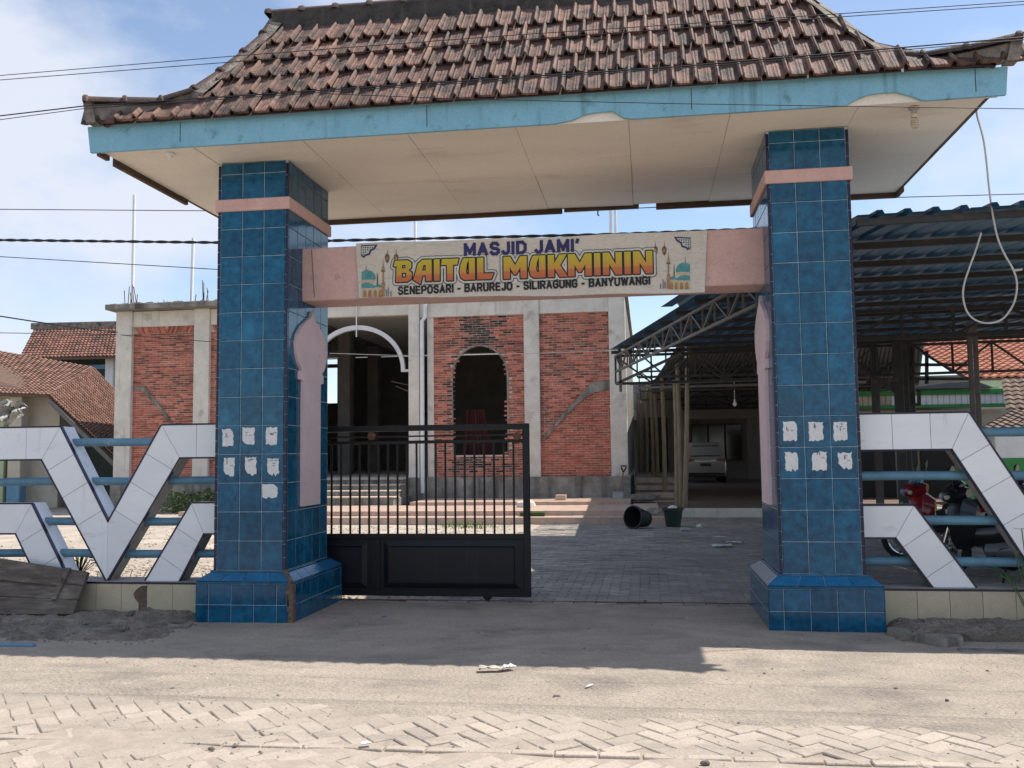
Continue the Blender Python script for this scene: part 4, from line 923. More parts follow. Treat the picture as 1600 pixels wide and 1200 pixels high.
# diagonal cement scars
def scar(pts, wdt, parent):
    q = MB(); 
    P3 = [AY(x, y, MY-.03) for x, y in pts]; pr = []; 
    for i, p in enumerate(P3):
        d = (P3[min(i+1,len(P3)-1)]-P3[max(i-1,0)]); n_ = Vector((-d.z,0,d.x)).normalized(); ww = wdt[i]*(1+U(-.15,.15)); pr.append((p+n_*ww, p-n_*ww))
    for (a, b), (c_, d) in zip(pr[:-1], pr[1:]): q.prism([a, c_, d, b], (0,.05,0))
    obj('cement_scar', q, dconc_m, parent)
scar([(848,688),(862,671),(880,650),(900,629),(914,616),(926,606),(940,603),(953,601)], [.03,.045,.05,.055,.07,.13,.12,.10], wB)
scar([(210,607),(224,608),(233,618),(246,633),(258,648),(270,664)], [.04,.07,.055,.045,.045,.03], mq)
# plinth, floor, roof slab, white arch
q = MB(); q.cbox((mx_(183)-.05,MY-.18,-.02), (CX[2][1],MY+.3,zb0), .015); obj('plinth', q, dconc_m, mq); q = MB(); q.cbox((CX[3][0]+.2,MY-.18,-.02), (CX[5][1]+.05,MY+.3,zb0), .015); obj('plinth', q, dconc_m, mq); q = MB(); q.cbox((CX[3][0]-.02,MY-.2,-.02), (CX[3][0]+.22,MY+.3,zb0+.01), .01); obj('plinth', q, dconc_m, mq)
q = MB(); q.box((mx_(183),MY+.3,0), (CX[5][1],MY+13,ZF)); q.box((CX[2][1],MY-.25,0), (CX[3][0]-.02,MY+.3,ZF)); obj('floor_slab', q, conc_m, mq)
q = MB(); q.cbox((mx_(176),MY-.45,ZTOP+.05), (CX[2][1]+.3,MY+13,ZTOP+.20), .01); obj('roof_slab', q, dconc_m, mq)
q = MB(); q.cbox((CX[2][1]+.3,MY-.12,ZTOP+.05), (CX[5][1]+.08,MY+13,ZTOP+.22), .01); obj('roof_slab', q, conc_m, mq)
q = MB()
for k in range(40): x = CX[0][0]-.1+k*.1; q.tube([(x,MY-.42,ZTOP+.19), (x+U(-.03,.03),MY-.2,ZTOP+.215+U(0,.05)), (x,MY+.3,ZTOP+.22)], .02, 5)
obj('roof_edging', q, dmort_m, mq)
cxA = (CX[2][1]+CX[3][0])/2; pr = AY(557,508,MY-.02); rA = AY(632,577,MY).x-AY(557,577,MY).x; zA = mz(578,600); zH = pr.z-zA; xA = pr.x
q = MB(); n = 28; o_ = [(xA+rA*math.cos(math.pi*k/n), zA+zH*math.sin(math.pi*k/n)) for k in range(n+1)]; i_ = [(xA+(rA-.10)*math.cos(math.pi*k/n), zA+(zH-.12)*math.sin(math.pi*k/n)) for k in range(n+1)]
for k in range(n): q.prism([(o_[k][0],MY+.0,o_[k][1]),(o_[k+1][0],MY,o_[k+1][1]),(i_[k+1][0],MY,i_[k+1][1]),(i_[k][0],MY,i_[k][1])], (0,.12,0))
q.box((xA+rA-.1,MY+.002,zA-.06), (CX[3][0]+.01,MY+.118,zA)); q.box((CX[2][1]-.01,MY+.002,zA-.06), (xA-rA+.1,MY+.118,zA)); obj('arch_rib', q, wpaint_m, mq)
p = AY(557,470,MY-.05); q = MB(); q.tube([(p.x,MY-.05,ZTOP), (p.x,MY-.05,mz(527,557))], .018, 6); obj('hanging_rod', q, pvc_m, mq)
q = MB(); x = mx_(662); q.tube([(x,MY-.16,ZF-.4), (x,MY-.16,mz(503,662)), (x+.09,MY-.16,mz(497,662)), (x+.09,MY-.16,ZTOP+.1)], .055, 10); obj('down_pipe', q, pvc_m, mq, True)
for px in (200, 247, 318, 975):
    q = MB(); base = AY(px, 470, MY+.1)
    for k in range(7): xx = base.x+U(-.28,.28) if px < 900 else base.x+U(-.1,.15); q.tube([(xx,MY+U(0,.4),ZTOP+.1), (xx+U(-.04,.04),MY+.2,ZTOP+(U(.5,.95) if px != 247 else U(.25,.4)))], .011, 4)
    obj('rebar', q, rebar_m, mq)
# interior: columns, side and rear walls with openings
for px, yy in ((540,21),(585,25),(545,26),(480,22)):
    p = AY(px, 600, yy); q = MB(); q.cbox((p.x-.2,yy-.2,ZF), (p.x+.2,yy+.2,ZTOP), .01); obj('column', q, dwall_m, mq)  # inner columns coloured darker than the front ones for the gloom inside
RYW = 28.6; w0, w1 = AY(514,600,RYW).x, AY(527,600,RYW).x; zz0, zz1 = AY(520,630,RYW).z, AY(520,561,RYW).z
q = MB(); xl, xr = mx_(183), CX[5][1]
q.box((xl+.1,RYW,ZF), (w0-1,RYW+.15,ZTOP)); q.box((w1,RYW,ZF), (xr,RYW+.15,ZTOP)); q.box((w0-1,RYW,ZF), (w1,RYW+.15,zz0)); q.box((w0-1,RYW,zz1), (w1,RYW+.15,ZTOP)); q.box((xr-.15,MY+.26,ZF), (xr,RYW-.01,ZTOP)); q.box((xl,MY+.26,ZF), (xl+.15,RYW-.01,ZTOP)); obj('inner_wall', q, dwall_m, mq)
q = MB(); q.box((w0-1,RYW+.03,(zz0+zz1)/2+.55), (w1,RYW+.1,(zz0+zz1)/2+.7)); obj('window_bar', q, dconc_m, mq)
q = MB(); q.bar((AY(612,596,MY+.2)), (AY(640,602,MY)), .02); q.bar((AY(618,603,MY+.2)), (AY(640,612,MY)), .02); obj('rebar', q, rebar_m, mq)
# red cloth hung behind the arched opening
q = MB(); vs = []; fs = []; n = 24
for j, (py, h0, h1) in enumerate(((640,728,757),(662,726,760),(690,724,768),(716,722,774))):
    for i in range(n+1):
        p = AY(h0+(h1-h0)*i/n, py, MY+.9); vs.append((p.x, MY+.9+.05*math.sin(i*1.9), p.z))
for j in range(3):
    for i in range(n): a = j*(n+1)+i; fs.append((a, a+1, a+n+2, a+n+1))
q.add(vs, fs); n0 = len(q.v); q.add([(x_, y_+.02, z_) for x_, y_, z_ in vs], [f[::-1] for f in fs]); tag(obj('hanging_cloth', q, redc_m, None, True), 'dull red cloth hanging inside the arched brick opening', 'cloth')
# white poles on the roof
for k, (px, top, lab) in enumerate(((208.5,305,'tall white pole rising from the brick building by the corner column'),(300.5,372,'short white pole on the roof edge beside loose rebar'),(649,310,'white pole seen above the banner lettering'),(954,310,'upright white pole of the leaning pair above the banner'),(964,310,'slightly leaning white pole of the pair above the banner'))):
    a, b = AY(px-(1.5 if px < 400 else 0), 462, MY+.6), AY(px+(1.5 if px < 400 else (-3 if px > 960 else -.5)), top, MY+.6); a.z = ZTOP+.18
    q = MB(); q.tube([a, b], .045 if k in (0,1) else .04, 10); tag(obj('white_pole', q, pvc_m, None, True), lab, 'pole', 'white poles on the roof')
# door steps and tiled terrace
ds = thing('door_steps', (-3.5, 14.8, .3), 'brick steps with pale treads leading to the arched doorway', 'steps')
xs0, xs1 = CX[2][1]-.4, CX[3][0]+.05
for k in range(4):
    y0_ = 14.05+k*.44; z0_ = .30+k*.136; q = MB(); q.cbox((xs0,y0_,z0_-.1), (xs1+.05-.04*k,MY-.2,z0_+.10), .012); obj('riser', q, dconc_m, ds)
    q = MB(); q.cbox((xs0,y0_-.02,z0_+.10), (xs1+.07-.04*k,y0_+.47,z0_+.136), .008); obj('tread', q, M('pale_tread%d' % k, (.52,.44,.36), (.42,.35,.29), 6, .9, .2, 40) if k == 0 else MATS['pale_tread0'], ds)
ter = thing('tiled_terrace', (0, 13, 0), 'low terrace of pink floor tiles in tiers before the brick building', 'terrace')
def tier(x0, x1, y0, y1, z0, z1):
    q = MB(); q.box((x0+.01,y0+.01,z0-.02), (x1-.01,y1,z1-.008)); b_ = obj('tier', q, bmort_m, ter); s = .3
    tp = MB(); nx = int((x1-x0)/s)+1; ny = max(1, int((y1-y0)/s))
    for i in range(nx):
        xa, xb = x0+i*s, min(x0+(i+1)*s, x1)
        if xb-xa < .03: continue
        tp.box((xa+.003,y0,z0), (xb-.003,y0+.012,z1-.01), 0, U(.01,1))
        for j in range(ny+1):
            ya, yb = y0-.008+j*s, min(y0-.008+(j+1)*s, y1)
            if yb-ya > .03: tp.box((xa+.003,ya+.003,z1-.009), (xb-.003,yb-.003,z1+U(-.001,.002)), 0, U(.01,1))
    stuff(obj('tiles', tp, step_m, b_))
tier(-6.5, AY(1046,806,11).x, 11.0, 11.62, 0, .138); tier(-6.5, AY(1018,799,11.6).x, 11.6, 13.9, .138, .236); tier(AY(640,789,13.8).x, AY(985,784,13.8).x, 13.8, 15.8, .236, .312)
q = MB(); q.box((AY(985,784,13.8).x+.05,11.63,.138), (AY(1030,795,12).x,16.4,.20)); obj('tier', q, step_m, ter)
mb = MB()
for k in range(420):
    f = random.random(); px = 690+85*f+U(-25,25); p = AZ(px, 822+U(-6,5)); h = U(.04,.14)*(1-.6*abs(f-.5)); a = U(0,6.28)
    mb.add([(p.x-.008*math.cos(a),p.y-.008*math.sin(a),0),(p.x+.008*math.cos(a),p.y+.008*math.sin(a),0),(p.x+U(-.04,.04),p.y+U(-.04,.04),h)], [(0,1,2)])
tag(obj('grass', mb, grass_m), 'tuft of green grass growing along the terrace foot', 'grass', kind='stuff')

# ================================================================== STEEL CANOPIES
cz = 3.27
can = thing('steel_canopy', (7.5, 4, 0), 'open steel canopy roofed with dark blue corrugated sheets behind the right pillar', 'canopy')
LX = lambda y: 5.17-.2265*(y+.08)              # left edge
def zc(x, y): return cz+.0*(y)+.012*(x-5.2)
def corr(xa, y0, y1, n, pitch=.212, h=.032):
    q = MB(); pts = []
    for k in range(n):
        for u, hh in ((0,0),(.62,0),(.70,h),(.90,h),(.98,0)): pts.append((xa+(k+u)*pitch, hh))
    pts.append((xa+n*pitch,0)); vs = []
    sk = -.2265*(y1-y0)
    for (yy, s) in ((y0,0),(y1,sk)):
        for x_, hh in pts: vs.append((x_+s, yy, zc(x_, yy)+hh))
    m_ = len(pts); q.add(vs, [(k, k+1, m_+k+1, m_+k) for k in range(m_-1)]); n0 = len(q.v)
    q.add([(v[0], v[1], v[2]+.0015) for v in vs], [(k, m_+k, m_+k+1, k+1) for k in range(m_-1)], 1)
    return q
xa = 5.45
while xa < 14: obj('roof_sheet', corr(xa, -.12+U(-.02,.02), 9.0, 4), [sheet_m, topsheet_m], can); xa += 4*.212
obj('roof_sheet', corr(LX(1.15), 1.15, 9.0, 1, .285), [sheet_m, topsheet_m], can)
obj('roof_sheet', corr(LX(1.15)-.24, 1.15, 4.2, 1, .238), [sheet_m, topsheet_m], can)  # added strip, widens the canopy's shadow beside the gate post
for k in range(2): obj('roof_sheet', corr(LX(1.15)-.24-.848*(k+1)-.0, 1.15, 2.9, 4), [sheet_m, topsheet_m], can)  # added sheets hidden behind the beam, only to shade the ground below
for y in [.0,.9,1.8,2.7,3.6,4.5,5.4,6.3,7.2,8.1,8.9]:
    q = MB(); xq = max(LX(y)+.02, 5.46) if y < 1.12 else LX(y)+.02
    q.bar((xq,y,zc(LX(y),y)-.035), (LX(y)+9,y,zc(LX(y)+9,y)-.035), .04, .055); obj('purlin', q, steel_m, can)
def truss(a, b, hgt, n, mat, parent, s=.045):
    a, b = Vector(a), Vector(b); dn = Vector((0,0,-hgt)); q = MB(); q.bar(a, b, s, s); q.bar(a+dn, b+dn, s, s)
    for k in range(n):
        p0, p1 = a.lerp(b, k/n), a.lerp(b, (k+1)/n); q.bar(p0, p0+dn, s*.7, s*.7); q.bar((p0+dn) if k % 2 else p0, p1 if k % 2 else (p1+dn), s*.7, s*.7)
    q.bar(b, b+dn, s*.7); obj('truss', q, mat, parent)
truss((LX(1.2)+.12,1.2,cz-.12), (LX(9)+.12,8.95,cz-.12), .28, 16, lsteel_m, can, .034)
truss((LX(8.95)+.1,8.95,cz-.12), (LX(8.95)+9,8.95,cz-.02), .50, 14, steel_m, can)
truss((LX(4.5)+1.6,4.5,cz-.12), (LX(4.5)+9,4.5,cz-.02), .35, 12, steel_m, can)
q = MB(); e_ = Vector((LX(8.95)+.0,8.95,cz-.62)); q.bar(AY(962,600,8.95), AY(1065,552,8.95), .05); q.bar(AY(968,545,8.95), AY(970,612,8.95), .05); q.bar(AY(985,545,8.95), AY(985,575,8.95), .05); obj('brace', q, lsteel_m, can)
def post(px, Y, w=.09, mat=steel_m, ztop=None, par=None):
    p = AY(px, 600, Y); q = MB(); q.cbox((p.x-w/2,Y-w/2,0), (p.x+w/2,Y+w/2,ztop or cz-.02), .006); obj('post', q, mat, par or can)
post(1404, 8.6, .13); post(1415, 8.8, .08); post(1424, 9.0, .09); post(1518, 6.5, .06, lsteel_m); post(1527, 6.7, .06, lsteel_m)
q = MB(); q.bar(AY(1340,575,8.5), AY(1400,612,8.5), .06); obj('brace', q, steel_m, can); q = MB(); q.bar(AY(1425,592,8.9), AY(1520,592,8.9), .05); q.bar(AY(1425,570,8.9), AY(1520,570,8.9), .05); q.bar(AY(1448,548,8.9), AY(1448,600,8.9), .05); q.bar(AY(1425,632,8.9), AY(1437,632,8.9), .05); q.bar(AY(1436,610,8.9), AY(1436,634,8.9), .05); obj('brace', q, steel_m, can)
# rear canopy over the parked car
rc = thing('rear_canopy', (8, 22, 0), 'low grey sheet roof on thin trusses over the parked white car', 'canopy')
q = MB(); pts = []
for k in range(62):
    for u, hh in ((0,0),(.6,0),(.7,.03),(.9,.03)): pts.append((3.5+(k+u)*.21, hh))
vs = []
for yy, zz in ((9.06,3.42),(38.3,4.0)):
    for x_, hh in pts: vs.append((x_ if yy > 20 else 4.4+(x_-3.5)*.32, yy, zz+hh))
m_ = len(pts); q.add(vs, [(k, k+1, m_+k+1, m_+k) for k in range(m_-1)]); obj('roof_sheet', q, dsheet_m, rc)
for y, hz in ((10.3,3.42),(16,3.53),(22,3.65),(28,3.78),(34,3.9)):
    xe = 8.0+(y-10.3)*.29; truss((3.6,y,hz-.05), (xe,y,hz-.05), .5, 8, steel_m, rc, .045)
for a_, b_ in (((3.45,10.3,2.75),(8,10.3,2.80)),((3.5,15,3.0),(9,15.5,3.05))): q = MB(); q.bar(a_, b_, .06); obj('tie_bar', q, lsteel_m, rc)
for x_, yy in ((8,10.3),(13,28)): q = MB(); q.box((x_-.06,yy,0), (x_+.06,yy+.12,3.4)); obj('post', q, steel_m, rc)
mb = MB(); mb.box((3.75,13.1,-.02), (18,38,.16)); struct(obj('canopy_floor', mb, M('dim_brick_paving', (.21,.15,.115), (.13,.095,.075), 3, .9, .3, 14)))
mb = MB(); mb.cbox((4.3,13.02,-.02), (14,13.12,.19), .01); struct(obj('floor_kerb', mb, conc_m))
# annex building in the shade
an = thing('annex_building', (9, 39, 0), 'shaded plaster building with dark windows behind the white car', 'building')
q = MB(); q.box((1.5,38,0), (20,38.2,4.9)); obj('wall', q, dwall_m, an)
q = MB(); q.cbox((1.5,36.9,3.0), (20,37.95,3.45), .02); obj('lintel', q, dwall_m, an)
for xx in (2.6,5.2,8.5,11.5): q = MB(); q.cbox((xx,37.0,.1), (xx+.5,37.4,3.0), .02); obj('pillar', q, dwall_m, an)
for xa, xb, za in ((3.3,4.9,1.0),(5.9,8.3,1.0),(9.2,11.2,.15),(12.2,14,1.0)):
    q = MB(); q.cbox((xa,37.9,za), (xb,38.0,2.8), .01); f_ = obj('window_frame', q, wood_m, an); q = MB()
    for k in range(3): w_ = (xb-xa)/3; q.box((xa+k*w_+.05,37.86,za+.08), (xa+(k+1)*w_-.05,37.9,2.72))
    obj('pane', q, glass_m, f_)
sb = thing('side_steps', (4.1, 18, 0), 'tiled steps up to a raised walkway beside the last concrete column', 'steps')
for k in range(4):
    q = MB(); q.cbox((3.42,16.6+k*.5,-.02), (4.75-.02*k,26,.20+.18*k), .012); obj('step', q, dconc_m if k % 2 else MATS['dim_brick_paving'], sb)
    qq = MB()
    for i in range(4): qq.box((3.44+i*.33,16.585+k*.5,.06+.18*k), (3.44+i*.33+.322,16.6+k*.5,.19+.18*k))
    obj('step_face', qq, step_m, sb)
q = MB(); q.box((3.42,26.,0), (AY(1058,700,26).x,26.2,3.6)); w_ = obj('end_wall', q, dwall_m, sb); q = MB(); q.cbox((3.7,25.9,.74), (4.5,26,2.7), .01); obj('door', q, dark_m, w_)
# bamboo props
def bamboo(px0, py0, px1, py1, Y, z0, r, lab):
    a = AY(px0, py0, Y); a.z = z0; b = AY(px1, py1, Y+.2); b.z = min(b.z, 3.7); n = 14; path = []; rad = []
    for k in range(n+1):
        f = k/n; p = a.lerp(b, f); path.append(p+Vector((.02*math.sin(f*3),0,0))); rad.append(r*(1.0-.25*f)*(1.13 if k % 2 else 1))
    q = MB(); q.tube(path, rad, 9); tag(obj('bamboo_pole', q, bamboo_m, None, True), lab, 'bamboo pole', 'bamboo props under the canopy')
z_ = lambda x: 940+x/3.53
y_ = lambda y: 500+y/3.53
bamboo(z_(415), y_(1040), z_(400), y_(330), 14.9, .16, .055, 'bamboo pole behind the leaning pair near the flower pot')
bamboo(z_(442), y_(1070), z_(413), y_(195), 14.3, .16, .062, 'thick leaning bamboo pole just behind the green pot')
bamboo(z_(460), y_(1075), z_(470), y_(262), 14.2, .16, .060, 'upright bamboo pole closest to the parked car')
bamboo(z_(348), y_(940), z_(330), y_(290), 17.2, .16, .062, 'bamboo pole standing at the right end of the side steps')
for k, (xb, yb, xt, yt, Y) in enumerate(((308,840,292,410,19.5),(282,820,270,370,21),(250,790,243,350,23),(215,775,210,420,24.5))):
    bamboo(z_(xb), y_(yb), z_(xt), y_(yt), Y, .74, .055, ['thin bamboo pole first in the row along the raised walkway, next to the step end','second thin bamboo pole along the raised walkway','third thin bamboo pole along the raised walkway','last thin bamboo pole along the raised walkway, beside the dark door'][k])
# bulbs and lamp under the canopies
for px, py, Y in ((1072,553,9.6),(1148,630,16)):
    p = AY(px, py, Y); q = MB(); q.lathe([(0,.12),(.010,.11),(.022,.08),(.022,.04),(.045,0),(.048,-.035),(.03,-.07),(0,-.08)], p, 12); q.tube([p+Vector((0,0,.11)), p+Vector((0,0,.6))], .008, 5)
    tag(obj('hanging_bulb', q, pvc_m, None, True), 'white bulb hanging from the canopy truss over the walkway' if px < 1100 else 'small bulb hanging above the parked white car', 'light bulb')

# ================================================================== CAR
cx_, cy_, cz_ = AY(1103, 750, 31.5).x, 31.5, .16
car = thing('parked_car', (cx_, cy_+2, cz_), 'white family car parked nose in under the rear canopy', 'car')
def loft(secs, mb):      # secs: list of (y, [(x,z)...] half outline from bottom centre outwards to top centre)
    n = len(secs[0][1])*2; vs = []; fs = []
    for y, hp in secs:
        full = [(x, z) for x, z in hp]+[(-x, z) for x, z in hp[::-1]]
        vs += [(cx_+x, cy_+y, cz_+z) for x, z in full]
    for i in range(len(secs)-1):
        for k in range(n): fs.append((i*n+k, (i+1)*n+k, (i+1)*n+(k+1) % n, i*n+(k+1) % n))
    fs.append(tuple(range(n))); fs.append(tuple(range((len(secs))*n-1, (len(secs)-1)*n-1, -1))); return mb.add(vs, fs)
lowb = lambda w, zt_, zb_=.22: [(w*.85,zb_),(w*.97,zb_+.12),(w,zb_+.35),(w*.985,zt_-.12),(w*.93,zt_)]
q = loft([(0,lowb(.80,.98,.36)),(.06,lowb(.85,1.0,.26)),(.3,lowb(.87,1.02)),(2.6,lowb(.88,1.0)),(3.4,lowb(.87,.98)),(4.1,lowb(.82,.86,.26)),(4.3,lowb(.74,.72,.34))], MB()); obj('body', q, car_m, car, True)
cab = lambda w, zt_: [(w+.08,.97),(w+.06,1.15),(w,1.5 if zt_ > 1.6 else zt_-.05),(w*.86,zt_)]
q = loft([(.10,cab(.72,1.18)),(.30,cab(.68,1.60)),(.55,cab(.68,1.69)),(1.9,cab(.68,1.70)),(2.5,cab(.66,1.60)),(3.1,cab(.70,1.05))], MB()); obj('cabin', q, car_m, car, True)
q = MB(); q.add([(cx_-.64,cy_+.085,cz_+1.10),(cx_+.64,cy_+.085,cz_+1.10),(cx_+.56,cy_+.27,cz_+1.54),(cx_-.56,cy_+.27,cz_+1.54)], [(0,1,2,3)]); obj('rear_window', q, glass_m, car)
for s in (-1,1):
    q = MB(); q.add([(cx_+s*.765,cy_+.6,cz_+1.06),(cx_+s*.765,cy_+2.4,cz_+1.06),(cx_+s*.695,cy_+2.2,cz_+1.52),(cx_+s*.695,cy_+.6,cz_+1.52)], [(0,1,2,3) if s > 0 else (3,2,1,0)]); obj('side_window', q, glass_m, car)
    q = MB(); q.prism([(cx_+s*.80,cy_-.012,cz_+.86),(cx_+s*.46,cy_-.012,cz_+.93),(cx_+s*.46,cy_-.012,cz_+.99),(cx_+s*.80,cy_-.012,cz_+1.04)], (0,.08,0)); obj('tail_light', q, tail_m, car)
    for yy in (.75,3.4):
        q = MB(); q.lathe([(.18,-.1),(.30,-.11),(.32,-.07),(.32,.07),(.30,.11),(.18,.1)], (cx_+s*.76,cy_+yy,cz_+.32), 22, (1,0,0)); wl = obj('wheel', q, rubber_m, car, True)
        q = MB(); q.lathe([(0,.09),(.06,.10),(.19,.085),(.19,-.085),(.06,-.1),(0,-.09)], (cx_+s*.76,cy_+yy,cz_+.32), 16, (1,0,0)); obj('rim', q, chrome_m, wl, True)
q = MB(); q.cbox((cx_-.80,cy_-.05,cz_+.26), (cx_+.80,cy_+.15,cz_+.42), .03); obj('lower_bumper', q, blackp_m, car)
q = MB(); q.cbox((cx_-.42,cy_-.03,cz_+.88), (cx_+.42,cy_+.02,cz_+.93), .01); obj('chrome_strip', q, chrome_m, car)
q = MB(); q.cbox((cx_-.22,cy_-.035,cz_+.70), (cx_+.22,cy_-.0,cz_+.81), .005); obj('number_plate', q, blackp_m, car)
q = MB(); q.cbox((cx_-.55,cy_+.16,cz_+1.585), (cx_+.55,cy_+.5,cz_+1.64), .02); obj('spoiler', q, car_m, car)

# ================================================================== MOTORCYCLES
def motorcycle(x, y, rz, bodym, lab, visor=False):
    t0 = thing('motorcycle', (0,0,0), lab, 'motorcycle', 'motorcycles parked under the blue canopy')
    L = lambda *a: a
    for wy, nm in ((-.62,'rear'),(.62,'front')):
        q = MB(); q.lathe([(.20,-.035),(.245,-.045),(.275,-.03),(.285,0),(.275,.03),(.245,.045),(.20,.035)], (0,wy,.285), 26, (1,0,0)); wl = obj('wheel', q, rubber_m, t0, True)
        q = MB(); q.lathe([(.215,-.03),(.20,-.02),(.20,.02),(.215,.03)], (0,wy,.285), 24, (1,0,0))
        for k in range(5): a = k*2*math.pi/5; q.bar((0,wy,.285), (0,wy+.2*math.cos(a),.285+.2*math.sin(a)), .03, .02, (1,0,0))
        q.lathe([(0,-.05),(.05,-.05),(.05,.05),(0,.05)], (0,wy,.285), 12, (1,0,0)); obj('rim', q, chrome_m, wl, True)
    for s in (-1,1): q = MB(); q.tube([(s*.075,.62,.285),(s*.07,.50,.62),(s*.06,.42,.86)], .02, 8); obj('fork', q, chrome_m, t0, True)
    q = MB(); q.tube([(-.33,.28,1.0),(-.28,.36,1.02),(-.10,.40,.97),(.10,.40,.97),(.28,.36,1.02),(.33,.28,1.0)], .015, 8); obj('handlebar', q, rubber_m, t0, True)
    for s in (-1,1):
        q = MB(); q.tube([(s*.22,.37,1.0),(s*.25,.36,1.16)], .007, 6); q.lathe([(0,-.012),(.06,-.01),(.06,.01),(0,.012)], (s*.25,.355,1.20), 14, (0,1,.1)); obj('mirror', q, blackp_m, t0, True)
    def hull(secs, nm, mt_):        # sections (y, half width, z bottom, z top)
        q = MB(); vs = []; n = 10
        for yy, hw, zb_, zt_ in secs:
            for k in range(n): a = 2*math.pi*k/n; vs.append((hw*math.cos(a), yy, (zb_+zt_)/2+(zt_-zb_)/2*math.sin(a)))
        fs = [(i*n+k, i*n+(k+1) % n, (i+1)*n+(k+1) % n, (i+1)*n+k) for i in range(len(secs)-1) for k in range(n)]
        fs += [tuple(range(n-1,-1,-1)), tuple((len(secs)-1)*n+k for k in range(n))]; q.add(vs, fs); return obj(nm, q, mt_, t0, True)
    hull([(.30,.08,.88,.98),(.40,.15,.80,1.02),(.50,.14,.80,1.0),(.58,.08,.83,.95)], 'headlight_cowl', bodym)
    hull([(.52,.10,.82,.95),(.58,.095,.83,.945),(.612,.06,.855,.925)], 'headlight', bluesh_m if visor else M('headlamp_glass', (.55,.57,.60), rough=.08, bump=0, fine=0))
    hull([(.36,.10,1.0,1.03),(.44,.12,.98,1.10),(.50,.09,.97,1.05)], 'visor', bluesh_m if visor else blackp_m)
    for s in (-1,1):
        q = MB(); q.lathe([(0,-.03),(.022,-.025),(.028,0),(.022,.025),(0,.03)], (s*.17,.47,.90), 10, (1,0,0)); obj('indicator', q, lamp_m, t0, True)
        q = MB(); q.tube([(s*.20,.40,1.0),(s*.12,.50,.92),(s*.08,.50,.70),(s*.07,.58,.40)], .006, 5); obj('cable', q, rubber_m, t0, True)
        q = MB(); q.prism([(s*.152,-.30,.50),(s*.152,-.30,.66),(s*.13,-.58,.72),(s*.13,-.60,.66)], (s*.012,0,0)); obj('side_stripe', q, red_m if bodym is not red_m else pvc_m, t0)
        q = MB(); q.tube([(s*.12,-.62,.285),(s*.13,-.56,.62)], .022, 8); obj('shock_absorber', q, chrome_m, t0, True)
    q = MB(); q.cbox((-.11,.63,.62), (.11,.64,.74), .004); obj('number_plate', q, blackp_m, t0)
    q = MB(); q.lathe([(.03,-.004),(.11,-.004),(.11,.004),(.03,.004)], (.062,.62,.285), 20, (1,0,0)); obj('brake_disc', q, chrome_m, t0, True)
    q = MB(); q.tube([(.10,-.70,.82),(.10,-.86,.84),(-.10,-.86,.84),(-.10,-.70,.82)], .012, 7); obj('grab_rail', q, chrome_m, t0, True)
    hull([(.22,.07,.42,.80),(.34,.20,.30,.90),(.46,.22,.30,.88),(.50,.17,.40,.86)], 'leg_shield', bodym)
    hull([(-.78,.05,.66,.74),(-.6,.12,.56,.76),(-.25,.15,.42,.74),(.05,.11,.36,.62),(.28,.08,.34,.6)], 'tail_body', bodym)
    hull([(-.72,.08,.75,.79),(-.55,.13,.73,.83),(-.2,.14,.71,.80),(.08,.10,.68,.76),(.14,.05,.66,.72)], 'seat', rubber_m)
    hull([(-.25,.10,.24,.46),(-.05,.14,.20,.46),(.15,.11,.22,.42)], 'engine', greyp_m)
    hull([(.36,.06,.52,.60),(.55,.075,.56,.62),(.75,.07,.52,.58),(.9,.05,.40,.46)], 'front_mudguard', bodym)
    hull([(-.95,.06,.42,.48),(-.8,.07,.56,.62),(-.6,.07,.58,.64)], 'rear_mudguard', blackp_m)
    hull([(-.84,.07,.64,.72),(-.78,.09,.63,.73)], 'tail_light', tail_m)
    q = MB(); q.tube([(.14,.0,.24),(.15,-.3,.24),(.16,-.45,.30),(.16,-.85,.40)], [.02,.025,.05,.045], 10); obj('exhaust', q, chrome_m, t0, True)
    q = MB(); q.tube([(-.15,-.1,.26),(-.2,-.05,.02)], .012, 6); q.tube([(-.2,.05,.27),(.2,.05,.27)], .014, 6); obj('stand', q, rubber_m, t0, True)
    t0.location = (x, y, 0); t0.rotation_euler = (0,math.radians(-6),rz); return t0
p1 = AY(1465, 800, 4.4); motorcycle(p1.x+.25, 4.5, math.radians(62), red_m, 'red motorcycle with a bluish headlight visor behind the chevron fence', True)
p2 = AY(1545, 830, 3.0); motorcycle(p2.x+.15, 3.0, math.radians(48), blackp_m, 'black motorcycle closest to the blue fence rails')
p3 = AY(1590, 830, 3.4); motorcycle(p3.x+.55, 3.5, math.radians(50), greyp_m, 'grey scooter parked behind the black motorcycle')

# ================================================================== RIGHT BACKGROUND BUILDINGS
gb = thing('green_white_building', (13, 19, 0), 'low building painted green and white with dark doorways beyond the canopy', 'building')
bz = lambda py, Y, px=1480: AY(px, py, Y).z
Yg = 18.; x0_, x1_ = AY(1338,620,Yg).x, AY(1575,620,Yg).x
q = MB(); q.box((x0_,Yg+.2,0), (x1_+6,Yg+6,bz(640,Yg))); obj('wall', q, wallc_m, gb)
for ya, yb, mt_, nm, o in ((609,617,gpaint_m,'parapet_band',.12),(632,637,gpaint_m,'parapet_band',.10)):
    q = MB(); q.cbox((x0_,Yg-o,bz(yb,Yg)), (x1_,Yg+.15,bz(ya,Yg)), .01); obj(nm, q, mt_, gb)
n = 26
for k in range(n):
    xa, xb = x0_+(x1_-x0_)*k/n, x0_+(x1_-x0_)*(k+1)/n; q = MB(); q.box((xa+.006,Yg-.05,bz(632,Yg)), (xb-.006,Yg+.15,bz(617,Yg))); obj('parapet_panel', q, wpaint_m if k > 5 else wallc_m, gb)
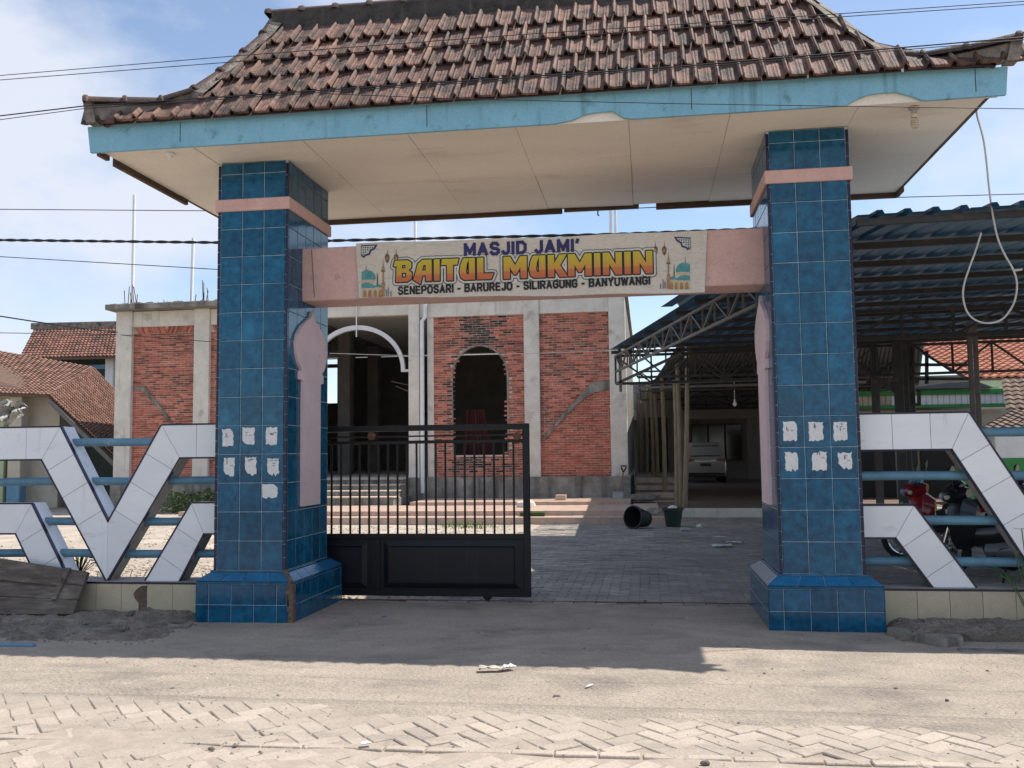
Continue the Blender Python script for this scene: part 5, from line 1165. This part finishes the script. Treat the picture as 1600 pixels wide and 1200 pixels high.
q = MB(); q.prism([(x0_+1,Yg-.3,bz(609,Yg)+.02),(AY(1545,600,Yg).x,Yg-.3,bz(609,Yg)+.02),(AY(1520,600,Yg).x,Yg-.3,bz(598,Yg)),(AY(1470,600,Yg).x,Yg-.3,bz(600,Yg))], (0,3,0)); obj('roof', q, dsheet_m, gb)
Y2 = 12.5; xg = AY(1497,740,Y2).x
q = MB(); q.cbox((xg,Y2,0), (xg+9,Y2+.2,bz(716,Y2,1590)), .01); obj('low_green_wall', q, gpaint_m, gb)
q = MB(); q.cbox((AY(1555,690,Y2).x,Y2+.02,bz(716,Y2,1590)), (xg+9,Y2+.18,bz(674,Y2,1590)), .01); obj('white_wall', q, wpaint_m, gb)
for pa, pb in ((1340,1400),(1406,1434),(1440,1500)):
    q = MB(); q.cbox((AY(pa,700,Yg).x,Yg+.1,0), (AY(pb,700,Yg).x,Yg+.19,bz(665,Yg)), .01); obj('doorway', q, dark_m, gb)  # solid near-black slabs paint the darkness of the openings
oh = thing('orange_roofed_house', (17, 26, 0), 'house with bright orange clay tile roof and pale green eaves', 'house')
Yo = 22.; e0, e1 = AY(1505,591,Yo), AY(1640,585,Yo); r0 = AY(1440,540,Yo+2); 
a_ = Vector((AY(1512,591,Yo).x, Yo, e0.z)); b_ = Vector((a_.x+9, Yo, e0.z+.0)); d_ = Vector((AY(1437,548,Yo+3.2).x, Yo+3.2, AY(1437,548,Yo+3.2).z+.0)); rise = d_.z-a_.z
d2 = a_+(d_-a_)*1.0; c_ = Vector((b_.x, d2.y, d2.z)); ext = 2.4
top = a_+(d_-a_)*ext; topr = b_+(c_-b_)*ext
# slope runs up and to the left from the eave corner
q = MB(); q.prism([a_+Vector((0,0,-.02)), b_+Vector((0,0,-.02)), topr+Vector((0,0,-.02)), top+Vector((0,0,-.02))], (0,0,-.06)); rf = obj('roof', q, wood_m, oh)
tile_field('tile_rows', a_, b_, topr, top, 30, 36, roofC_m, rf, .05, .045)
q = MB(); q.cbox((a_.x+.1,Yo+.02,a_.z-.30), (b_.x,Yo+.10,a_.z-.07), .01); obj('eave_board', q, lgreen_m, oh)
q = MB(); q.box((a_.x+.4,Yo+.5,0), (b_.x,Yo+8,a_.z-.28)); obj('wall', q, wallc_m, oh)
bs_ = thing('brown_roofed_shed', (16, 14, 0), 'small shed with weathered brown tile roof over the white wall', 'shed')
Ys = 13.2; a_ = AY(1530,671,Ys); b_ = Vector((a_.x+5,Ys,a_.z)); d_ = AY(1585,640,Ys+1.9); c_ = Vector((d_.x+5,d_.y,d_.z))
q = MB(); q.prism([a_, b_, c_, d_], (0,0,-.06)); rf = obj('roof', q, wood_m, bs_); tile_field('tile_rows', a_, b_, c_, d_, 9, 26, roofD_m, rf, .04, .03)
q = MB(); q.box((a_.x+.5,Ys+.3,0), (b_.x,Ys+3,a_.z-.05)); obj('wall', q, wpaint_m, bs_)
a_ = AY(1572,640,15.); tile_field('upper_tile_rows', (a_.x,15,a_.z), (a_.x+4,15,a_.z), (a_.x+4.3,16.6,a_.z+.8), (a_.x+.5,16.6,a_.z+.8), 7, 20, roofD_m, bs_, .04, .03)

# ================================================================== LEFT HOUSES
ha = thing('clay_roofed_house', (-11, 14, 0), 'old cream house with a large sunlit sagging clay tile roof', 'house')
eL = AY(-260,606,17); eR = AY(76,617,17); rR = AY(146,574,21.5); rL = AY(-260,503,21.5)
q = MB(); q.prism([eL, eR, rR, rL], (0,0,-.08)); rf = obj('roof', q, wood_m, ha)
tile_field('tile_rows', eL, eR, rR, rL, 24, 54, roofA_m, rf, .035, .03)
h0 = AY(185,722,10.6); h1 = AY(200,640,14.6)
tile_field('tile_rows', eR, AY(190,724,17.2), AY(250,680,21.5), rR, 24, 32, roofA_m, rf, .035, .03)
q = MB(); q.prism([eR+Vector((0,0,-.04)), AY(190,724,17.2)+Vector((0,0,-.05)), AY(250,680,21.5)+Vector((0,0,-.05)), rR+Vector((0,0,-.05))], (0,0,-.06)); obj('roof_deck', q, wood_m, ha)
q = MB(); q.bar(AY(78,628,17), AY(188,735,17.1), .04, .12); obj('eave_board', q, lsteel_m, ha)
q = MB(); q.box((-24,17.9,0), (AY(93,650,17.9).x,18.6,eR.z+.16)); obj('wall', q, wallc_m, ha)
q = MB(); q.box((AY(95,650,18.6).x,18.6,0), (-10.75,18.7,AY(190,735,18.6).z+.7)); obj('shaded_wall', q, M('dark_green_plaster', (.045,.06,.05), (.03,.04,.033), 3, .9, .1), ha)  # near-black colour paints the dark opening beneath the sloping roof
q = MB(); q.cbox((AY(12,700,17.3).x,17.3,.9), (AY(32,700,17.3).x,17.6,eR.z), .02); obj('porch_post', q, wallc_m, ha)
q = MB(); q.cbox((AY(12,700,17.3).x-.01,17.29,0), (AY(32,700,17.3).x+.01,17.61,.9), .02); tag(obj('porch_post', q, bpaint_m, ha), 'porch post foot painted faded blue')
q = MB(); q.cbox((AY(0,700,17.8).x-2,17.7,0), (AY(10,700,17.8).x,17.8,eR.z-.2), .01); obj('wall_panel', q, lgreen_m, ha)
hb = thing('rear_house', (-19, 26, 0), 'taller house behind with darker clay roof and pale ridge', 'house')
Yb = 30.; a_ = AY(30,560,Yb); b_ = AY(230,556,Yb); d_ = AY(54,514,Yb+3.2); c_ = AY(235,510,Yb+3.2)
q = MB(); q.prism([a_, b_, c_, d_], (0,0,-.1)); rf = obj('roof', q, wood_m, hb); tile_field('tile_rows', a_, b_, c_, d_, 13, 34, M('dark_clay_roof', (.22,.105,.075), (.13,.062,.046), 4, .85, .2, 40, attr=.32, stain=((.07,.05,.042), .9, .5, .68)), rf, .05, .045)
q = MB(); q.bar(d_+Vector((-.1,0,.12)), c_+Vector((.1,0,.12)), .3, .3); obj('ridge', q, mortar_m, rf)
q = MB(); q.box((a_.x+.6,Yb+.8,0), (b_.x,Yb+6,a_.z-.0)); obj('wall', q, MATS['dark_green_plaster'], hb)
q = MB(); p = AY(172,590,Yb+.6); q.cbox((p.x-.2,Yb+.5,0), (p.x+.2,Yb+.75,a_.z), .02); obj('porch_post', q, wpaint_m, hb)
q = MB(); q.box((a_.x+.5,Yb+.7,a_.z-.5), (b_.x,Yb+.79,a_.z-.3)); obj('eave_board', q, bpaint_m, hb)
# tarpaulin bundle on a stick
tp = thing('tarpaulin', (-9.6, 9.6, 0), 'crumpled grey tarpaulin draped on a stick before the cream house', 'tarpaulin')
q = MB(); vs = []; fs = []; nu, nv_ = 14, 10
for j in range(nv_+1):
    for i in range(nu+1):
        px = -8+46*i/nu; py = 630+(6*math.sin(i*.9))+36*(j/nv_)*(1-.35*i/nu); p = AY(px, py, 9.6); vs.append((p.x, 9.6+.10*math.sin(i*1.3+j)+.14*nn(i, j, .6)-.2*(j/nv_)**2, p.z+.03*nn(i, j, .9, 4)))
for j in range(nv_):
    for i in range(nu): a = j*(nu+1)+i; fs.append((a, a+1, a+nu+2, a+nu+1))
q.add(vs, fs); n0 = len(q.v); q.add([(x_, y__+.02, zz_) for x_, y__, zz_ in vs], [f[::-1] for f in fs]); obj('sheet', q, tarp_m, tp, True)
q = MB(); q.tube([AY(-4,720,9.7)*1.0, AY(14,640,9.6)], .035, 7); q.tube([(AY(-4,720,9.7).x,9.7,0), AY(-4,720,9.7)], .035, 7); obj('stick', q, bamboo_m, tp, True)

# ================================================================== SMALL THINGS
# plank panel leaning on the fence base
bp = thing('plank_panel', (-1.7, -.1, 0), 'muddy panel of old boards leaning against the fence base', 'wooden panel')
pc = [AZ(-120,930,.05), AZ(112,953,.055)]; A0 = Vector((AY(-150,945,-.13).x,-.13,.04)); A1 = Vector((AY(114,950,-.13).x,-.13,.06)); B1 = AY(137,893,.10); B0 = AY(-60,862,.12)
for k in range(3):
    f0, f1 = k/3+.006, (k+1)/3-.006; p = [A0.lerp(B0,f0), A1.lerp(B1,f0), A1.lerp(B1,f1), A0.lerp(B0,f1)]; nv_ = (p[1]-p[0]).cross(p[3]-p[0]).normalized()*(.03+.006*k); q = MB(); q.prism(p, -nv_); obj('board', q, plank_m, bp)
nv_ = (A1-A0).cross(B0-A0).normalized()*.02
for f in (.84,):
    q = MB(); a, b = A0.lerp(A1, f), B0.lerp(B1, f); dx = (A1-A0).normalized()*.045; q.prism([a+nv_+(b-a)*.3, a+dx+nv_+(b-a)*.3, b+dx+nv_, b+nv_], -nv_); obj('batten', q, plank_m, bp)
q = MB(); a, b = A0.lerp(B0,.62), A1.lerp(B1,.60); q.prism([a+nv_, a.lerp(b,.86)+nv_, a.lerp(b,.86)+nv_+Vector((0,.02,.07)), a+nv_+Vector((0,.02,.07))], -nv_); obj('batten', q, plank_m, bp)
def rock(p, sx, sy, sz, mat, label, nm='rubble', cat='rubble', group=None, seed=0):
    bm = bmesh.new(); bmesh.ops.create_icosphere(bm, subdivisions=2, radius=1); q = MB()
    for v in bm.verts:
        k = 1+.35*noise.noise(v.co*1.6+Vector((seed*3.1,0,0)))
        v.co = Vector((v.co.x*sx*k, v.co.y*sy*k, max(v.co.z,-.4)*sz*k))
    bm.verts.index_update(); q.add([v.co+Vector(p)+Vector((0,0,sz*.35)) for v in bm.verts], [[v.index for v in f.verts] for f in bm.faces]); bm.free()
    return tag(obj(nm, q, mat), label, cat, group)
for k, (px, py, sx_, sz_) in enumerate(((236,957,.09,.05),(222,968,.05,.03),(252,948,.06,.06),(262,972,.16,.025),(205,962,.04,.03),(285,950,.13,.09))):
    rock(AZ(px, py, .03), sx_, .07, sz_, rock_m, ('long flat chunk of broken concrete before the blue plinth' if k == 3 else 'squarish block of soil-covered concrete against the blue plinth' if k == 5 else 'small lump of rubble on the soil below the broken cream tile'), group='rubble on the soil' if k not in (3,5) else None, seed=k)
# buckets
def pot(p, r0, r1, h, ax, mat, nm, lab, n=22):
    tt = thing(nm, p, lab, 'bucket'); q = MB(); q.lathe([(0,.0),(r0,0),(r0*1.01,.01),(r1*.97,h*.86),(r1*1.07,h*.87),(r1*1.08,h),(r1*.98,h),(r0*.93,.02),(0,.02)], p, n, ax); obj('shell', q, mat, tt, True)
    q = MB()
    for s in (-1,1):
        a1 = Vector(ax).normalized().orthogonal().normalized(); q.bar(Vector(p)+Vector(ax).normalized()*h*.8+a1*s*r1, Vector(p)+Vector(ax).normalized()*h*.92+a1*s*r1*1.14, .04, .03)
    obj('lug', q, mat, tt); return tt
p = AZ(996,826,0); pot((p.x+.16,p.y+.22,.165), .15, .205, .40, (-.62,-.78,.14), bucket_m, 'bucket', 'black plastic bucket lying on its side by the terrace')
p = AZ(1052,823,0); tt = pot((p.x,p.y,.0), .135, .19, .36, (0,0,1), pot_m, 'plant_pot', 'dark green plastic pot standing upright with white rubbish on top'); tt['category'] = 'pot'
rock((p.x,p.y,.34), .09, .08, .05, paper_m, 'crumpled white rubbish on top of the green pot', 'crumpled_paper', 'litter', seed=5)
rock(AZ(1026,806,.14)+Vector((0,.3,0)), .22, .3, .12, dconc_m, 'grey heap of sand and cement behind the black bucket', 'sand_heap', 'heap', seed=8)
rock(AZ(1003,782,.25), .42, .4, .14, rock_m, 'dark heap of rubble at the terrace end below the column', 'rubble_heap', 'heap', seed=9)
rock(AY(823,790,13.0)+Vector((0,0,-.08)), .22, .2, .17, conc_m, 'pale lump of cement beside the gate post on the terrace', 'cement_lump', 'rubble', seed=10)
q = MB(); p = AY(833,805,11.5); q.cbox((p.x-.26,11.35,.139), (p.x+.26,11.55,.23), .02); tag(obj('mossy_block', q, moss_m), 'mossy green block lying on the lowest terrace tier', 'block')
q = MB(); p = AY(877,781,14.6); q.cbox((p.x-.13,14.5,.315), (p.x+.12,14.72,.44), .012); tag(obj('pale_brick', q, step_m), 'single pale pink brick left on the upper terrace tier', 'brick')
# shovel
sh = thing('shovel', AY(970,775,15.6), 'shovel leaning upright against the concrete column', 'shovel')
a, b = AY(965,772,15.55), AY(974,738,15.75); q = MB(); q.tube([a, b], .022, 8); obj('shaft', q, bamboo_m, sh, True)
q = MB(); q.prism([AY(958,768,15.5), AY(974,768,15.5), AY(974,776,15.45), AY(971,779,15.42), AY(960,779,15.42), AY(957,776,15.45)], (0,.02,0)); obj('blade', q, shov_m, sh)
q = MB(); q.tube([b, AY(971,731,15.78), AY(970,728,15.78), AY(979,728,15.78), AY(978,731,15.78), b], .02, 6); obj('grip', q, iron_m, sh, True)
# litter
def sheet(px, py, w_, d_, rz, lab, mat=paper_m, cr=.02, z=0.):
    p = AZ(px, py, z); q = MB(); vs = []; fs = []; nx, ny = 8, 5; R = Matrix.Rotation(rz, 3, 'Z')
    for j in range(ny+1):
        for i in range(nx+1):
            v = R @ Vector(((i/nx-.5)*w_, (j/ny-.5)*d_, 0)); vs.append((p.x+v.x, p.y+v.y, z+.012+cr*(1+nn(i+px, j+py, .5))))
    for j in range(ny):
        for i in range(nx): a = j*(nx+1)+i; fs.append((a, a+1, a+nx+2, a+nx+1))
    q.add(vs, fs); q.add([(x_, y__, zz_-.003) for x_, y__, zz_ in vs], [f[::-1] for f in fs]); return tag(obj('litter_paper', q, mat, None, True), lab, 'litter')
sheet(1129,855,.30,.22,.2,'white paper sheet lying on the shaded courtyard pavers'); sheet(1150,850,.30,.14,-.1,'second white paper overlapping the sheet on the courtyard')
sheet(768,1050,.16,.06,.1,'torn cream paper scrap on the sunny concrete', M('cream_scrap', (.55,.50,.42), rough=.9)); sheet(794,1048,.09,.07,.7,'folded white paper scrap on the sunny concrete')
sheet(572,1166,.05,.03,.4,'tiny pale scrap on the herringbone pavers', cr=.006); sheet(921,1076,.06,.015,1.0,'thin curled white strip on the sunny concrete', cr=.008)
p = AZ(1072,827,.03); q = MB(); q.lathe([(0,-.1),(.03,-.1),(.035,-.06),(.033,.04),(.014,.085),(.014,.11),(0,.11)], p, 10, (.9,.3,-.05)); tag(obj('plastic_bottle', q, M('cloudy_plastic', (.45,.48,.55), (.38,.40,.46), 20, .3, .3), None, True), 'crushed clear plastic bottle beside the green pot', 'bottle')
p = AZ(1093,822,.03); q = MB(); q.lathe([(0,-.05),(.032,-.05),(.042,.05),(.038,.05),(.028,-.04),(0,-.04)], p, 12, (.8,-.5,.1)); tag(obj('paper_cup', q, paper_m, None, True), 'white paper cup lying near the floor kerb', 'cup')
for k, (px, py) in enumerate(((1400,1078),(269,1078),(1102,1194),(1480,1096),(330,1172),(870,1090),(1152,1013),(1008,940),(600,965))): rock(AZ(px, py), .012+.006*(k % 3), .012, .012, rock_m, 'small dark stone lying on the road surface', 'pebble', 'stone', 'pebbles on the road', k)
q = MB(); q.cbox((-1.6,-1.20,0), (-.85,-1.15,.022), .006); tag(obj('blue_strip', q, bpaint_m), 'faded blue strip lying on the soil at the shadow edge', 'strip')
# plants
def plant(p, n, h, lw, lab, nm='small_plant', mat=leaf_m):
    tt = thing(nm, p, lab, 'plant'); p = Vector(p); q = MB(); q2 = MB()
    for k in range(n):
        a = U(0,6.28); hh = h*U(.4,1); tip = p+Vector((math.cos(a)*lw*1.6*U(.3,1), math.sin(a)*lw*1.6*U(.3,1), hh)); q2.tube([p, p.lerp(tip,.5)+Vector((0,0,.02)), tip], .004, 4)
        d = Vector((math.cos(a), math.sin(a), U(-.4,.3))).normalized(); s_ = d.cross(Vector((0,0,1))).normalized()*lw*.35; L_ = lw*U(.7,1.1)
        q.add([tip, tip+d*L_*.5+s_+Vector((0,0,.01)), tip+d*L_, tip+d*L_*.5-s_+Vector((0,0,.01))], [(0,1,2,3)])
    obj('leaves', q, mat, tt); obj('stems', q2, mat, tt)
plant(AY(123,905,.62), 26, .28, .09, 'small leafy weed behind the white chevron beside the plank')
p = AY(1597,840,.02); plant((p.x+.05,.03,.06), 12, .75, .16, 'broad leaved plant at the foot of the right chevron fence')
dw = MB()
for (px, py) in ((145,862),(235,852),(330,880),(205,905)):
    p = AY(px, py, 1.6); 
    for k in range(9): a = U(0,6.28); t0_ = Vector((p.x+U(-.12,.12),1.6+U(-.2,.3),0)); dw.tube([t0_, t0_+Vector((U(-.1,.1),U(-.1,.1),U(.05,.26)))], .004, 4)
tag(obj('dry_weeds', dw, bark_m), 'dry brown weeds standing behind the chevron fence', 'weeds', kind='stuff')
q = MB()
for k in range(1500):
    x_ = U(AY(255,770,14.8).x, AY(345,770,14.8).x); y__ = U(14.5,15.7); zz_ = U(0,.5)*(1-.4*nn(x_, y__, 2)); a = U(0,6.28); s_ = .05
    q.add([(x_+s_*math.cos(a),y__,zz_),(x_,y__+s_*math.sin(a),zz_+s_),(x_-s_*math.cos(a),y__,zz_+.01)], [(0,1,2)])
tag(obj('weed_patch', q, moss_m), 'low mossy green weeds along the brick wall foot', 'weeds', kind='stuff')
for k, (px, py, s_, mt_, lab) in enumerate(((262,800,.16,step_m,'pinkish rubble heap in the gravel yard'),(30,792,.3,rock_m,'grey debris heap beside the blue porch post'),(240,812,.10,bpaint_m,'small faded blue lump in the gravel yard'))):
    rock(AZ(px, py), s_*1.6, s_, s_*.6, mt_, lab, 'debris_heap', 'heap', seed=20+k)
# a tree seen through the far window of the hall
tr = thing('tree', (AY(520,640,45).x-.6, 45, 0), 'leafy green tree seen through the rear window of the brick hall', 'tree'); o0 = ORG[tr.name]
q = MB(); q.tube([o0, o0+Vector((.1,0,1.4)), o0+Vector((0,.1,2.6))], [.16,.12,.06], 8); q.tube([o0+Vector((.1,0,1.4)), o0+Vector((.9,.2,2.8))], [.08,.03], 6); q.tube([o0+Vector((.1,0,1.5)), o0+Vector((-.9,.1,2.7))], [.08,.03], 6); obj('trunk', q, bark_m, tr, True)
q = MB()
for k in range(2200):
    v = Vector((random.gauss(0,.75), random.gauss(0,.7), random.gauss(0,.45)))+o0+Vector((0,0,2.9)); d = Vector((U(-1,1),U(-1,1),U(-1,1))).normalized(); e_ = d.orthogonal().normalized()*.06; q.add([v, v+d*.09+e_, v+d*.18, v+d*.09-e_], [(0,1,2,3)])
obj('crown', q, leaf_m, tr)
# ================================================================== WIRES
def wire(pts, r, mat, lab, sag=0., n=40, nm='overhead_wire', twist=0.):
    P3 = [AY(*p) for p in pts]; path = []
    for a, b in zip(P3[:-1], P3[1:]):
        for k in range(n): path.append(a.lerp(b, k/n))
    path.append(P3[-1]); q = MB()
    if twist:
        for ph in (0, math.pi): q.tube([p+Vector((0, twist*math.cos(i*.55+ph), twist*math.sin(i*.55+ph))) for i, p in enumerate(path)], r, 6)
    else: q.tube(path, r, 6)
    return tag(obj(nm, q, mat, None, True), lab, 'wire')
wire([(-400,372,3.6),(0,375,3.6),(340,379,3.6),(520,376,3.6),(960,366,3.6),(1330,352,3.6),(2000,318,3.6)], .013, wire_m, 'thick twisted black cable running behind the pillars above the banner', n=90, twist=.009)
wire([(-400,326,2.6),(0,327,2.6),(340,329.5,2.6),(1000,325,2.6),(1340,310,2.6),(1600,303,2.6),(2100,288,2.6)], .005, wire_m, 'thin wire crossing just below the rear soffit edge')
wire([(500,146,-1.1),(700,154,-1.1),(1060,162,-1.1),(1600,170,-1.1),(2100,172,-1.1)], .003, wire_m, 'thin wire hanging in front of the pale blue fascia')
wire([(-500,245,-1.6),(0,181,-1.6),(128,166,-1.6),(520,140,-1.6),(1060,104,-1.6),(1600,58,-1.6),(2200,0,-1.6)], .0045, wire_m, 'thick street wire crossing low in front of the roof tiles')
wire([(-500,252,-1.65),(0,187,-1.65),(128,170,-1.65),(520,143,-1.65),(1060,107,-1.65),(1600,62,-1.65),(2200,4,-1.65)], .0028, wire_m, 'thin wire running just beneath the thick low street wire')
wire([(-500,165,-2.2),(0,118,-2.2),(360,88,-2.2),(800,55,-2.2),(1303,22,-2.2),(1600,2,-2.2),(2200,-45,-2.2)], .0025, wire_m, 'upper street wire crossing the roof tiles near the ridge')
wire([(-500,172,-2.25),(0,125,-2.25),(360,97,-2.25),(800,63,-2.25),(1303,27,-2.25),(1600,7,-2.25),(2200,-40,-2.25)], .0025, wire_m, 'lower one of the two street wires near the roof ridge')
wire([(-200,385,9),(0,401,9),(340,421,9),(480,428,15.7)], .008, wire_m, 'thin wire leading over the left yard to the brick hall')
wire([(-200,468,12),(0,494,12),(90,508,12),(183,519,15.8)], .016, wire_m, 'wire sagging above the sunlit clay roof to the brick column')
wire([(-200,520,13),(0,520,13),(183,523,15.9),(330,534,15.6)], .010, wire_m, 'second thin wire fixed to the brick hall corner')
wire([(515,552,15.7),(640,556,15.7),(668,556,15.7),(720,555,15.7),(835,552,15.7),(955,548,15.7)], .008, wwire_m, 'pale cord stretched across the arched openings of the brick hall')
loop = [(1525,163),(1527,182),(1536,215),(1541,250),(1545,290),(1551,335),(1559,372),(1570,398),(1583,421),(1589,443),(1586,468),(1576,488),(1562,501),(1543,505),(1524,500),(1511,487),(1505,466),(1506,446),(1514,420),(1524,393),(1533,364)]
wy = AZ(1527, 180, H).y; P3 = [AY(x, y, wy+.0003*(y-182)) for x, y in loop]; path = []
for i in range(len(P3)-1):
    p0, p1, p2, p3 = P3[max(i-1,0)], P3[i], P3[i+1], P3[min(i+2,len(P3)-1)]
    for k in range(5):
        t_ = k/5; path.append(.5*((2*p1)+(p2-p0)*t_+(2*p0-5*p1+4*p2-p3)*t_*t_+(3*p1-p0-3*p2+p3)*t_**3))
path.append(P3[-1]); q = MB(); q.tube(path, .0075, 7); a = AY(1583,423,wy+.07); q.tube([a, AY(1597,421,wy+.07)], .009, 6); tag(obj('loose_cable', q, wwire_m, None, True), 'loose white cable hanging in a loop from the roof corner', 'cable')
